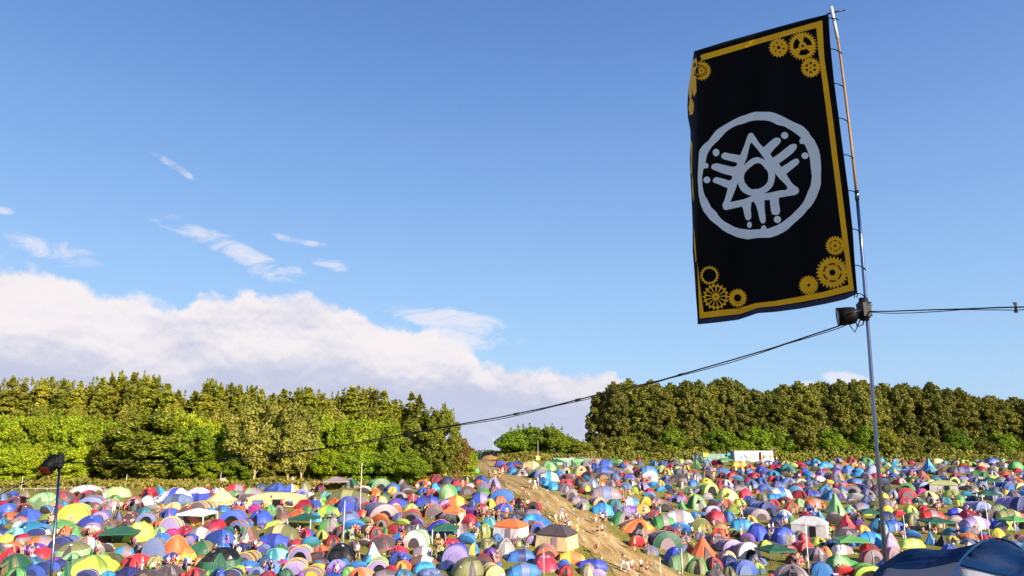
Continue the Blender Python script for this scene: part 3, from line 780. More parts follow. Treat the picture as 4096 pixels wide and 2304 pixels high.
# ---------------------------------------------------------------- tents
TENTS = """A
30 430 120 120 d slate sky
180 370 160 80 d blue blue
340 430 190 150 d olive grey
210 495 290 135 d black dark crimson
60 500 150 80 s crimson crimson
570 530 400 225 d sage sage green
100 580 250 125 d blue slate
30 680 110 120 d blue blue
140 690 190 115 d orange orange
400 690 340 170 w blue blue
650 605 165 125 s slate sky
270 725 230 100 w orange grey
300 790 250 125 w grey white
40 760 110 110 d sky sky
420 880 310 175 d sky sky
190 925 290 150 w mint mint
590 770 150 70 w navy navy
570 900 270 130 f slate navy sky
20 820 60 90 d navy navy
860 435 330 160 D dark red red
1190 430 250 150 D dark red red
1160 395 440 195 h white white
1590 380 370 170 t sage khaki
1700 350 180 70 d dark red red
2040 380 200 140 D crimson crimson
2190 345 150 125 w sky sky
1560 440 160 100 d green green
1270 500 320 150 f grey slate
1240 560 240 130 w brown dark
1500 520 250 120 d grey slate yellow
1260 640 200 100 w red red
1820 550 270 190 D grey black red
2000 480 220 130 d grey white
1030 740 350 290 f khaki yellow lime
2100 560 190 90 s white white
1930 610 230 110 w teal teal
870 520 160 90 w sky sky
1400 700 220 150 f slate lilac
1230 760 290 130 d blue blue
1620 700 160 160 p navy navy
1490 780 240 100 d brown dark
1680 850 260 160 w dark dark red
1900 980 390 290 t lime khaki
2010 730 250 160 f grey slate
840 830 270 150 d green sage
1270 850 220 140 s lilac white crimson
900 900 180 150 w orange orange
1030 960 240 210 p green mint
1200 920 180 130 s grey orange
1370 1020 240 190 D dark red red
1640 1070 450 240 g dkgreen dkgreen
90 1010 190 145 t yellow lime
200 1100 250 130 s orange white
560 1080 360 190 t orange grey
470 1130 330 130 d purple purple
30 1100 130 110 f slate slate
890 1120 320 220 f slate navy
1190 1105 290 185 d white grey orange
1000 1190 460 200 d olive sage
1350 1160 150 130 s white white
1480 1130 140 130 s white dark
1500 1330 330 190 d olive olive
2120 1240 300 330 f grey slate
2220 1000 230 140 d sky azure
1870 1340 330 180 D dark red red
560 1220 300 150 d dark red red
90 1330 200 240 d crimson crimson
190 1150 150 80 d crimson red
210 1420 360 260 d dkgreen olive
260 1460 310 110 d dkgreen green
740 1330 260 130 d purple magenta
640 1450 340 180 f navy blue
950 1290 270 150 d sage dkgreen
1240 1440 680 270 d lime lime green
920 1480 240 230 p dkgreen green
1260 1470 280 130 f blue navy lilac
1750 1480 430 150 w navy navy
2290 1470 300 160 d slate dark
B
190 450 420 220 t white blue
490 420 220 185 c blue white
210 470 400 170 t slate slate
600 360 180 140 d dark dark red
700 320 120 80 w white lilac
800 490 390 250 b cream cream
1000 290 260 110 t red grey
950 360 190 90 t sage sage
1210 400 330 170 t grey sage
1180 500 200 180 f grey grey
1350 260 140 70 d slate slate
1530 290 280 120 w blue blue
1730 300 170 110 w white blue
1560 500 700 220 c cream cream
1820 280 110 80 w yellow yellow
1960 280 180 115 d khaki khaki
1920 360 180 105 f blue lilac
2000 400 220 110 w white white
2150 300 150 110 D dark red red
2080 440 180 100 d olive olive
1270 600 160 140 s magenta purple
1480 625 170 145 d green green
1600 590 110 110 f slate grey
1740 510 130 60 s white dark
1930 530 250 120 d crimson crimson
1970 600 160 110 d green green
1660 690 220 130 d brown grey
1830 670 250 130 d orange orange
2260 640 300 170 t lime green
2100 715 150 135 d sky sky
1930 860 330 270 g dkgreen white
2270 830 280 170 t green grey
130 560 230 120 d cream khaki
350 530 200 100 d sage grey
100 650 240 130 d blue blue orange
310 650 250 150 d brown dark red
560 600 260 180 f grey grey yellow
660 640 170 120 s sky navy
740 680 170 110 d khaki olive
460 790 390 230 g white white
380 750 300 100 w orange dark
230 740 120 110 s white white
970 765 360 235 f slate blue
1350 750 310 200 d blue navy
1090 830 230 150 f azure slate orange
130 850 260 220 f blue lilac yellow
700 830 310 150 d crimson crimson
130 920 200 125 s crimson magenta
510 935 300 165 t grey white
900 900 160 135 s dkgreen teal
400 980 190 110 s blue blue
1110 870 100 90 w green green
1180 980 290 230 p brown white
1560 800 330 130 t lime khaki
1620 970 500 250 t olive cream
770 1060 430 250 d blue blue
180 1170 290 280 d yellow orange
360 1030 150 130 s lilac orange
1520 1065 460 215 t blue blue
2010 1055 250 150 s sky teal
530 1150 350 180 d olive dkgreen
330 1260 230 200 d orange yellow
800 1400 580 340 d black dkgreen
1180 1300 270 190 f brown grey yellow
1570 1260 300 180 d mint teal
1760 1150 180 120 w magenta grey
1900 1260 300 230 f blue lilac yellow
1820 1430 330 210 f blue lilac yellow
1400 1300 170 130 d azure azure
1660 1340 180 130 w pink pink
1500 1420 250 190 d slate azure
1190 1370 280 130 d azure azure
1290 1440 200 110 f navy slate
1010 1460 270 120 f lime navy
640 1430 280 100 w green lime
450 1470 210 110 d dark red red
770 1470 190 90 d blue blue
2100 1460 300 150 f yellow grey yellow
130 1470 260 170 d dark grey
1680 1470 200 60 d dkgreen dkgreen
C
150 300 320 170 g grey grey
350 240 230 130 d dkgreen grey
630 250 130 110 d dkgreen dkgreen
730 290 270 180 f sage sage green
850 200 150 100 d dark red red
1000 190 110 80 d olive olive
1070 210 150 90 f white grey
1280 200 260 110 t orange red
1520 180 220 110 d crimson dark red
1310 230 190 90 d brown grey orange
1680 200 210 110 d navy dark
1640 190 150 70 w white white
1830 210 200 100 d dark red red
1930 160 160 85 d dkgreen dkgreen yellow
2010 130 140 85 d dark red red
2130 170 220 90 w blue navy
2110 215 150 80 d orange orange
2310 260 200 150 d white lilac
2180 280 150 120 f lilac grey
2320 340 180 110 d grey brown orange
1970 260 150 80 s white white
1960 345 190 125 f grey grey red
1520 280 190 110 w navy sky
1820 310 100 90 s sky sky
1690 400 250 200 d green sage green
2150 380 220 130 d green green
2120 450 250 150 t blue lilac
2350 410 150 140 d slate blue
2250 530 170 140 d lime yellow
2370 480 150 120 d brown orange
330 430 620 190 t olive khaki
540 330 210 120 s white yellow
700 350 140 110 d orange yellow
910 330 140 110 d yellow orange
920 300 210 120 d blue azure
820 400 160 110 d dkgreen dkgreen
1100 290 210 100 d grey grey
1120 340 170 90 s white white
1030 400 190 100 f tan grey
1330 340 150 100 d blue blue
1200 430 110 110 f pink crimson
1400 490 350 160 t blue navy
1790 490 270 150 t orange yellow
110 480 190 100 w orange orange
310 570 280 220 f blue blue
480 470 180 120 f slate grey
690 470 150 135 p magenta pink
780 470 150 120 d lime khaki
990 520 330 140 w blue purple
560 570 190 130 d dark crimson red
750 680 400 235 f slate grey
960 600 160 150 s white orange
1160 600 240 140 d lime grey
1190 700 270 160 f grey dark red
1480 650 240 200 f grey grey orange
1380 550 150 100 d slate azure
1700 490 250 100 f grey lilac
1660 550 150 80 d dark crimson red
1770 700 240 200 c tan orange
1900 590 140 110 d purple purple
2000 640 190 130 s purple purple
2010 520 120 110 d navy slate
2150 630 170 170 D crimson black red
1980 770 230 170 d crimson crimson
1690 760 250 170 f grey black
320 730 300 170 d slate dark
770 730 210 145 s orange orange
780 780 120 100 f slate grey
1070 790 210 130 s lime lime
1280 760 160 100 s lilac purple
400 830 310 165 s sky azure
90 830 200 170 t green grey
550 870 140 115 d dark dark
320 950 160 140 f slate sage
1550 870 420 200 w blue blue orange
2250 790 210 150 d teal mint
2080 810 130 90 w azure azure
1850 870 240 150 w dark grey
700 950 200 170 D dark red red
810 880 100 100 w green green
1650 1010 340 230 g dkgreen white
2180 930 220 190 d lime lime
100 1035 210 135 d crimson crimson
1950 1020 250 170 s sky azure
1280 1070 330 270 f sage white
2350 990 150 120 d azure azure
790 1095 350 200 d dark brown red
400 1100 170 150 d dark grey
210 1270 430 270 D dark black
650 1300 340 310 p white sky
1000 1170 230 130 d crimson dark red
1340 1180 290 150 t grey white
1740 1060 270 120 d crimson grey red
2230 1080 250 150 d olive khaki
2030 1160 160 180 w azure yellow
1800 1290 360 290 f blue lilac
1030 1300 330 170 d blue blue
1340 1320 390 170 t brown white
2200 1310 270 160 f grey dark red
2270 1260 250 190 d purple grey
150 1430 270 190 d lilac purple
240 1330 180 120 d azure azure
460 1390 270 150 s sky azure
730 1400 290 190 f azure lilac lime
1070 1390 210 150 d orange yellow
920 1420 150 120 s crimson red
1360 1430 330 160 d sky sky
1950 1490 470 300 d olive olive
2290 1470 260 170 f cream khaki
350 1450 250 130 w lime green
500 1480 350 90 d tan orange
830 1490 330 110 t grey grey
1430 1480 340 90 d slate slate
D
140 250 130 85 d blue navy red
180 285 90 75 d crimson dark
240 240 100 50 d blue blue
330 225 120 50 w navy blue
480 270 210 100 t cream khaki
680 280 170 100 d green sage
270 310 110 75 d blue slate
315 260 80 50 d orange orange
280 330 90 65 s sky sky
370 340 140 75 d grey white
430 300 90 50 f red dark red
590 290 140 55 d khaki olive
570 370 160 105 f slate slate
470 360 60 55 d dkgreen dkgreen
680 400 220 110 t white sky
760 230 80 60 p green green
760 265 160 75 g dkgreen green
960 240 90 60 w green green
1080 230 130 70 f white dark
1100 300 110 100 f olive grey
1020 340 170 110 d tan khaki
880 320 80 70 f tan cream
820 360 110 60 d sky azure
870 400 160 75 d dark red red
870 460 150 85 d orange red
930 380 90 65 d grey grey
1110 370 170 85 d dark dark red
1020 460 170 105 d dark black red
1095 410 80 70 s sky sky
1165 470 120 95 d white slate
1075 520 140 110 f lime dark
1260 450 100 65 d lime red
850 525 190 100 d grey grey
1040 540 90 50 s crimson crimson
730 500 120 100 d sky azure
670 465 130 85 w azure sky
610 430 120 75 d azure azure
930 605 130 115 f white grey
1300 600 370 165 t grey slate
1190 270 90 75 d blue blue
1310 240 160 80 d blue azure
1290 320 250 85 t navy blue
1380 200 90 60 f green green
1290 380 160 75 f tan dark
1410 390 130 80 d navy slate
1370 460 130 75 d dark grey
1440 450 80 75 w red red
1490 350 100 45 d red dark
1570 400 150 85 d blue blue orange
1570 440 160 70 d olive khaki
1660 360 120 80 d dark black red
1540 490 150 75 d blue azure orange
1720 500 170 90 d slate lilac
1750 430 120 70 d orange grey
1805 430 140 140 c white white
1780 310 190 85 t azure slate
1540 310 120 60 f olive grey
1910 455 70 70 d yellow lime
1635 550 75 90 s green lime
1790 530 100 50 d crimson red
1790 590 130 75 f navy azure
1900 520 70 60 s azure sky
1740 680 120 110 s lime yellow
1590 690 180 120 t white azure
1490 620 90 60 d azure azure
1410 700 160 100 d green teal
1010 650 210 100 t grey dark
1050 715 170 100 d green grey
1210 680 160 110 f grey tan
1270 780 250 150 t sky azure
1430 770 110 90 f sky navy
1570 760 190 100 t lilac purple
1500 900 300 165 d green grey
1830 800 150 80 d crimson dark red
1750 840 120 60 s azure azure
1640 990 430 170 d orange yellow
1690 1050 210 115 d dark grey
1640 1130 160 130 s orange red
1810 1220 180 100 d slate grey
170 620 260 140 f slate azure
150 660 130 90 d grey orange orange
180 740 200 100 d blue navy orange
330 690 170 105 d crimson black red
380 740 90 80 s dark dark
530 740 130 110 f crimson dark red
490 790 210 70 d grey lilac
530 900 350 145 w azure sky
260 1060 310 240 c white orange
410 950 90 110 s pink magenta
560 980 150 130 f navy blue orange
770 1170 370 290 c cream dark
480 1110 130 120 s crimson lilac
110 1080 130 90 d azure azure
190 1230 240 190 d white dark brick
40 1140 110 110 d olive olive
660 1250 230 140 f grey orange
370 1290 320 150 t azure navy
900 1180 100 50 w lime lime
930 1310 300 145 t yellow orange
640 1400 290 180 d crimson grey
850 1380 140 120 s azure blue
1160 1380 340 130 t blue blue
400 1460 380 170 t azure slate
860 1450 160 120 d crimson red
1110 1460 170 140 d khaki grey
1210 1470 170 90 f blue lilac
E
130 170 250 60 t cream khaki
40 230 90 60 d azure azure
150 235 110 60 d blue navy
260 220 130 85 d olive dark
515 265 130 115 p green green
740 230 130 70 d red crimson
985 240 180 75 t yellow orange
1005 300 90 70 d yellow orange
1100 265 120 50 d orange orange
840 240 130 90 g green green
1210 245 140 70 d grey brown
1250 340 160 105 d blue navy
1380 265 150 60 d crimson crimson
1530 320 200 110 d teal dkgreen
1510 180 160 85 d grey white
1480 230 140 60 d olive khaki
1690 270 110 60 d crimson dark
1800 155 80 65 p green green
1840 240 130 90 d azure sky
1900 280 100 60 t sky azure
300 290 140 60 d olive lime
180 330 100 75 d orange yellow
340 330 160 75 d slate grey
640 290 150 60 d navy grey
800 310 160 65 t azure slate
310 420 200 105 d dark grey
170 400 120 70 d azure navy
470 330 140 60 d orange red
630 370 150 85 d lime dark red
800 370 100 65 d dark black red
620 420 130 60 d yellow lime
760 455 110 85 d dark red red
880 410 80 60 d dark red red
970 410 120 75 s sky mint
1030 380 100 55 d crimson dark
1150 370 140 65 d red dark red
1100 330 110 50 d azure lilac
1370 360 150 80 d sky azure
1340 405 80 65 s red crimson
1450 420 130 90 d slate azure
1530 450 190 90 d azure slate
1760 350 140 65 d azure sky
1870 410 140 75 d white blue orange
1770 400 110 50 d blue green
120 460 90 70 d yellow lime
200 500 90 65 s azure azure
120 510 90 55 s azure sky
430 560 110 90 d green mint
520 540 100 60 s slate lilac
630 560 180 150 f lime khaki
780 490 90 60 d orange red
1000 510 180 80 t grey grey
1120 480 170 90 d slate azure
1220 430 140 70 d navy blue
1280 520 200 90 w slate blue
1420 470 150 65 d blue slate orange
1640 480 160 60 d dark red red
1780 470 190 80 d slate dark
1430 600 280 145 t white azure
1410 620 230 90 t sky azure
1060 600 150 120 t red crimson
860 630 250 155 d lime cream
250 550 120 65 d grey dark
190 610 110 70 d orange brown
350 620 110 100 d crimson pink
280 640 190 80 d lilac blue
520 720 220 170 d dkgreen sage lime
640 620 130 90 s white grey
700 680 110 85 s sky sky
1110 680 170 115 d blue navy
1240 620 120 90 d olive grey
1180 540 70 50 d red red
1350 690 160 90 d orange red
1500 640 150 70 d dark red
1570 750 180 115 d orange orange
1660 690 130 100 d green sage
1820 700 230 115 t orange grey
1800 570 160 75 d blue blue orange
1740 510 100 50 s azure azure
350 720 150 120 p green green
660 750 180 80 f grey lilac
800 745 140 90 d grey dark red
1240 790 210 170 f slate navy
1170 830 220 130 f slate grey
1380 750 110 70 s azure azure
320 880 330 175 t white grey
490 820 100 90 d azure azure
580 800 110 60 d azure grey
720 860 200 130 d crimson red
880 860 140 125 d azure slate
150 930 260 170 t green grey
1010 940 240 130 t sky azure
1120 870 140 90 d dark yellow
1490 830 150 110 d white blue
1390 900 150 100 d blue navy
1580 880 100 90 d green lime
1780 1020 360 220 c white white
1880 830 130 110 p sky azure
340 990 250 135 s sky azure
570 960 200 150 f lime olive
790 950 150 75 s cream orange
730 900 150 70 d brown orange
900 1020 150 90 s lime green
780 1040 200 110 d orange red
1190 1060 250 180 d blue blue
210 980 180 80 d dark red red
380 1070 150 70 d crimson grey
720 1120 250 130 d dark grey red
1080 1080 150 100 f white purple
1490 1100 290 180 d blue blue
1650 1020 120 70 d olive green
1700 1060 120 80 d crimson red
1680 1190 180 120 f crimson red
150 1150 320 200 f grey dkgreen
590 1250 320 230 P orange orange
870 1200 240 150 f grey lilac
1060 1260 240 180 f grey white
1330 1160 260 100 w dark lime
1400 1330 330 170 g dkgreen green
270 1310 210 170 d blue blue
370 1390 330 200 t sage olive
520 1430 240 180 D green olive
710 1400 170 150 D dark red red
900 1380 220 140 d navy blue
1030 1440 230 160 f slate blue
880 1460 140 110 d olive olive
1560 1470 360 130 d grey grey
1810 1280 200 140 f grey dark
730 1470 180 60 d grey grey
F
150 250 170 70 t sky azure
200 180 100 50 d white grey
350 155 110 45 d lime sage
290 200 120 60 d lilac purple
440 200 100 60 d crimson pink
600 180 200 70 t blue navy
600 195 160 60 d dkgreen green
340 240 90 60 d yellow orange
460 260 100 65 d orange yellow
290 270 130 60 w grey lilac
400 300 120 80 d sky azure
370 340 110 80 d blue slate
520 310 110 60 d azure sky
500 350 130 65 d azure sky
270 400 150 130 w orange navy
650 320 150 110 w grey slate
600 380 120 80 d grey slate
130 300 110 40 d crimson red
710 370 170 70 w red crimson
180 430 110 50 d yellow yellow
330 450 130 60 d azure crimson
470 430 160 65 d azure crimson
300 480 150 75 d grey crimson
160 480 110 60 d grey brown
560 520 160 90 d navy slate
440 540 170 90 f dark grey
240 550 110 70 s white grey
730 510 160 75 d dark red red
610 590 150 90 d slate grey
470 620 170 90 s white white
420 660 110 60 s white white
260 780 280 250 p green sage
230 880 170 140 s grey dark
380 940 240 180 p red crimson
540 740 200 110 t grey slate
490 860 120 100 d grey grey
510 900 130 70 d purple purple
590 780 120 70 d crimson lime
640 870 200 90 g dkgreen green
820 760 110 90 f lime yellow
800 590 80 60 d yellow lime
880 590 120 90 d slate white
1030 590 190 120 f grey crimson
1010 660 160 85 d dark red red
1180 660 150 80 d dkgreen white
1310 660 130 85 d grey tan
1300 600 180 90 d khaki cream
1190 545 110 65 s pink magenta
1200 500 170 90 f grey slate
1190 425 120 45 d purple lilac
1220 410 230 130 P orange brown
1290 290 180 140 p sky azure
1080 780 170 110 d lime green
940 800 120 80 s orange red
1090 890 180 140 d olive brown
1220 740 130 70 d dark red red
900 950 240 120 t azure blue
560 990 170 100 d orange yellow
310 920 130 60 d lime yellow
380 1040 300 130 d dark grey
640 1130 300 170 t sky azure
870 1160 170 180 w grey lilac
1090 1030 180 90 s azure sky
1100 1140 290 110 t lime khaki
1310 1110 140 150 p sky azure
220 1130 170 80 s azure azure
490 1120 170 80 d yellow orange
330 1210 220 120 t white grey
440 1210 310 140 g green mint
150 1250 130 120 d yellow orange
60 1290 170 150 d grey dark
650 1330 210 170 f crimson grey
860 1300 150 170 f crimson grey
360 1390 380 170 w green sage
330 1440 210 110 s orange red
100 1460 220 160 f blue azure
620 1500 340 165 f green lime
G
280 200 150 60 t cream sage
570 210 140 50 d green lime
640 240 120 60 d lime dark
720 175 120 55 d green green
990 190 90 60 d green mint
880 210 160 70 d blue slate
1080 220 100 50 d orange red
1150 280 160 110 d green dkgreen
780 250 130 65 t cream grey
590 310 200 80 t lilac navy
440 310 130 70 d navy dark
740 340 180 70 t green dkgreen
870 400 150 70 d lime yellow
800 390 100 90 d green green
1020 340 150 50 d orange red
1150 310 80 55 s red crimson
1080 380 140 55 d crimson grey
480 380 120 70 d crimson grey
340 395 120 60 s azure azure
550 400 140 60 d purple lilac
640 380 90 55 d purple purple
700 420 130 70 f white slate
570 435 90 60 d sage khaki
840 420 120 50 d blue navy
350 530 270 140 c white khaki
540 480 120 60 s white white
760 500 110 90 f slate azure
870 490 170 80 g dkgreen white
950 450 110 60 d azure slate
1030 520 150 120 f azure navy
1150 520 160 110 f olive khaki
1030 575 110 80 d yellow khaki
1120 545 100 50 s azure orange
330 550 60 65 d green lime
520 640 120 90 d lime green
590 570 110 60 s azure sky
350 660 150 80 d teal mint
430 630 90 60 s sky mint
650 620 110 60 s azure azure
700 570 170 80 w white white
840 650 210 95 g dkgreen white
910 620 150 100 f grey slate
1110 740 240 180 f lilac navy
700 740 170 120 f lilac slate
800 830 160 120 f grey dark
890 810 110 90 s azure sky
960 780 170 130 t khaki green
1070 850 280 150 t khaki olive
490 790 190 100 t blue white
220 840 280 130 t red grey
280 700 110 60 s crimson red
500 670 90 60 d yellow lime
470 870 150 90 s white red
280 980 290 150 g dkgreen white
700 930 350 150 t lilac white
430 1010 160 90 d teal slate
620 980 200 70 d azure grey
610 1060 200 80 d orange brown
780 1030 100 60 s sky azure
940 1050 170 120 d lime yellow
1010 950 230 110 f blue slate
1150 960 240 110 g green white
1180 1080 140 90 s red grey
800 1060 150 50 d crimson red
650 1110 190 70 d slate grey
450 1090 150 80 d yellow olive
340 1130 200 130 p black black"""

def wr(x, y, z, k, sc, seed):
    return k * mnoise.noise(Vector((x * sc + seed, y * sc, z * sc)))

def arc_tube(pts_, r=0.03):
    mb = MB(); mb.tube(pts_, r, 5, cap=False); return mb

def parts_dome(W, L, H, rnd, kind, cols):
    """returns list of (part name, MB, list of colour names)"""
    n, m = 32, 9
    p = rnd.uniform(2.1, 2.9); sag = rnd.uniform(.10, .22); ex = rnd.uniform(.92, 1.28)
    ox, oy = rnd.uniform(-.10, .10) * W, rnd.uniform(-.12, .06) * L
    seed = rnd.uniform(0, 99)
    wk = rnd.uniform(.03, .09)
    porch = rnd.uniform(.18, .38) if (W > 1.7 and rnd.random() < .5) else 0.0
    def S(th, ph, k=1.0):
        c, s_ = math.cos(th), math.sin(th)
        r = 1 / (abs(c) ** p + abs(s_) ** p) ** (1 / p)
        rad = math.cos(ph) ** ex * r * (1 - sag * math.sin(2 * ph) * (math.cos(2 * th) ** 2))
        z = math.sin(ph) ** 0.95
        if s_ < 0: s_ = s_ * (1 + porch * math.exp(-((c / .42) ** 2)) * (1 - z * .35) * math.cos(ph) ** .4)
        x = W / 2 * c * rad * k + ox * z * z; y = L / 2 * s_ * rad * k + oy * z * z
        w_ = wr(x, y, z * 2, wk, 2.2, seed) * math.cos(ph)
        return Vector((x + w_ * c, y + w_ * s_, H * z * k + (wr(x, y, 0, wk * .6, 3, seed + 5) if z > .1 else -0.03)))
    rows = [[S(2 * math.pi * (k + .5) / n, math.pi / 2 * i / m * 0.999) for k in range(n)] for i in range(m + 1)]
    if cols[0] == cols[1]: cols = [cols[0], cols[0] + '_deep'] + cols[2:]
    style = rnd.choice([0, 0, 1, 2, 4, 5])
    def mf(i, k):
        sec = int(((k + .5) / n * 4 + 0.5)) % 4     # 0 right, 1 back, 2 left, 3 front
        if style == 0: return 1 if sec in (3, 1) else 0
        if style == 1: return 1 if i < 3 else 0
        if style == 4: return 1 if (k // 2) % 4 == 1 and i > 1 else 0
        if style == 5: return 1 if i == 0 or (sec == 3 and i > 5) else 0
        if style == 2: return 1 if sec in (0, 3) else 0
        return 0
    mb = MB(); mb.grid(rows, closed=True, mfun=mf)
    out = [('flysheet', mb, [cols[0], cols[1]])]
    # door panel following the front of the fly
    a0 = -math.pi / 2 + rnd.uniform(-.1, .1); wd = rnd.uniform(.22, .34)
    hi = rnd.uniform(.5, .68) * math.pi / 2
    dm = MB()
    drows = []
    for i in range(6):
        f_ = i / 5; ww = wd * math.sqrt(max(0.0, 1 - (f_ * .96) ** 2))
        drows.append([S(a0 - ww + 2 * ww * k / 6, 0.02 + hi * f_ * 1.0, 1.025) for k in range(7)])
    dm.grid(drows)
    dc = 'black' if kind == 'D' else rnd.choice([cols[1] if style in (1, 3) else cols[0], 'dark', cols[1], 'black'])  # on open domes, black stands in for the shade inside the doorway
    out.append(('door', dm, [dc]))
    vn = MB()
    va = a0 + rnd.choice([-1, 0, 1]) * math.pi / 4 * .9
    vn.grid([[S(va - .14 + .28 * k / 2, math.pi / 2 * (.66 + .10 * j), 1.03) for k in range(3)] for j in (0, 1)])
    out.append(('vent', vn, [rnd.choice(['dark', 'white', cols[1], 'grey'])]))
    if rnd.random() < .35:
        lg = MB(); la = a0 + rnd.choice([-1, 1]) * rnd.uniform(.5, .8); c_ = S(la, .62, 1.03); sz = W * .05
        tx = Vector((-math.sin(la), math.cos(la), 0))
        lg.add([c_ - tx * sz, c_ + tx * sz, c_ + Vector((0, 0, sz * 1.5))], [(0, 1, 2)]); out.append(('emblem', lg, ['white']))
    if W > 1.9 and rnd.random() < .22:
        aw = MB(); e0 = S(a0 - wd * .8, hi * .8, 1.03); e1 = S(a0 + wd * .8, hi * .8, 1.03); f0 = e0 + Vector((-.1, -W * .32, -.12)); f1 = e1 + Vector((.1, -W * .32, -.12))
        aw.grid([[e0.lerp(e1, k / 4) for k in range(5)], [e0.lerp(f0, .5).lerp(e1.lerp(f1, .5), k / 4) + Vector((0, 0, -.05 * math.sin(math.pi * k / 4))) for k in range(5)], [f0.lerp(f1, k / 4) for k in range(5)]])
        out.append(('awning', aw, [cols[1]]))
        for f_ in (f0, f1):
            pp = MB(); pp.tube([f_, Vector((f_.x, f_.y, -.1))], .02, 5); out.append(('pole', pp, ['grey']))
    if W > 1.2:
        tc_ = cols[2] if len(cols) > 2 and cols[2] in PAL else None
        for a in (math.pi / 4, 3 * math.pi / 4):
            pts_ = [S(a, math.pi / 2 * t_ / 8, 1.012) for t_ in range(9)] + [S(a + math.pi, math.pi / 2 * t_ / 8, 1.012) for t_ in range(7, -1, -1)]
            out.append(('pole', arc_tube(pts_, 0.045 if tc_ else 0.022), [tc_ or cols[0]]))
    if kind == 'D' and len(cols) > 1 and rnd.random() < .8:     # rolled awning over the doorway
        aw = MB()
        aw.grid([[S(a0 - wd * 1.25 + 2.5 * wd * k / 6, hi * (0.95 + .1 * j), 1.04 + .05 * (1 - j)) + Vector((0, -0.25 * (1 - j), 0)) for k in range(7)] for j in (0, 1, 2)])
        out.append(('awning', aw, [cols[1]]))
    return out

def parts_tunnel(W, L, H, rnd, cols, front=True, axis='y'):
    """hoops across x, tunnel running along y (front at -y)"""
    seed = rnd.uniform(0, 99); hoops = 3 if L < 3.2 else 4
    st = []
    sub = 4
    tail = rnd.uniform(.45, .7)
    both = axis == 'x'
    tot = (hoops - 1) * sub
    for i in range(tot + 1):
        f_ = i / tot; fr = (i % sub) / sub
        sagv = 1 - 0.055 * math.sin(math.pi * fr)
        taper = 1 - (0.26 * f_ ** 1.3 if not both else 0.30 * (abs(f_ - .5) * 2) ** 1.8)
        st.append((f_, sagv * taper, sagv * (1 - .16 * f_ if not both else 1 - .2 * (abs(f_ - .5) * 2) ** 2)))
    def prof(y, hs, ws, mm=15):
        r_ = []
        for k in range(mm):
            a = math.pi * k / (mm - 1)
            x = W / 2 * ws * math.copysign(abs(math.cos(a)) ** 0.95, math.cos(a)); z = H * hs * math.sin(a) ** 0.92
            w_ = wr(x, y, z, .05, 2.5, seed)
            r_.append(Vector((x, y, z + w_ * math.sin(a) - (0.03 if k in (0, mm - 1) else 0))))
        return r_
    y0, y1 = (-L * .36, L * .36) if axis != 'x' else (-L * .37, L * .37)
    rows = []; band = []
    # front slope
    if both:
        rows.append(prof(-L * .5, .03, .55)); band.append(-1); rows.append(prof(-L * .44, .36, .68)); band.append(-1)
    for i, (f_, hs, ws) in enumerate(st):
        rows.append(prof(y0 + (y1 - y0) * f_, hs, ws)); band.append(i // sub)
    rows.append(prof(L * .44, .40, .68)); band.append(hoops); rows.append(prof(L * .5, .03, .5))
    bs = band
    nb = len(rows); pick = 1 if both else rnd.choice([0, 0, 1])
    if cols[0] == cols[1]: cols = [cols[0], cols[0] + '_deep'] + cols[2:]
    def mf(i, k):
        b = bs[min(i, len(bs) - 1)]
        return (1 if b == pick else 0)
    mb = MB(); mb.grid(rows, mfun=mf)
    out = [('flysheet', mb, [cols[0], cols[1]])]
    fr_ = rows[0]
    if not both:
        cap = MB(); c0 = Vector((0, -L * .40, 0))
        mid = [Vector((p.x * .66, y0 - L * .045, p.z * .62)) for p in fr_]; low = [Vector((p.x * .3, y0 - L * .06, p.z * .25)) for p in fr_]
        cap.grid([fr_, mid, low]); cap.add(low, [tuple(range(len(low)))], 0, True)
        out.append(('front_panel', cap, [cols[1]]))
        d = MB(); sc = rnd.uniform(.45, .6); sx = rnd.uniform(-.08, .08) * W
        dp = [Vector((p.x * sc + sx, y0 - L * .068, max(0, p.z) * (sc + .14))) for p in fr_]
        d.add(dp, [tuple(range(len(dp)))])
        out.append(('door', d, [rnd.choice([cols[0], cols[1], 'black', 'dark'])]))
    else:
        wn = MB()
        i0 = 3 + 2
        wn.grid([[rows[i][j] * 1.0 + Vector((0.03 if j < 7 else -.03, 0, 0)) * 1.0 for j in (11, 12)] for i in (i0, i0 + 1, i0 + 2)])
        side = rows[i0]
        out.append(('window', wn, ['dark']))
        dn = MB(); ii = i0 + 4 if i0 + 6 < nb else i0
        dn.grid([[rows[i][j] + Vector((-.03, 0, 0.0)) for j in (9, 10, 11, 12, 13, 14)] for i in (ii, ii + 1, ii + 2)])
        out.append(('door', dn, [cols[1] if rnd.random() < .6 else 'dark']))
    tc_ = cols[2] if len(cols) > 2 and cols[2] in PAL else None
    off = 2 if both else 0
    for h_ in range(hoops):
        r_ = rows[off + h_ * sub]
        pts_ = [Vector((p.x * 1.012, p.y, p.z * 1.015)) for p in r_]
        out.append(('pole', arc_tube(pts_, 0.05 if tc_ else 0.024), [tc_ or cols[0]]))
    if both:
        for nm, mb_, c_ in out:
            mb_.v = [(y, -x, z) for x, y, z in mb_.v]     # turn the axis to lie across, front towards -y
    return out

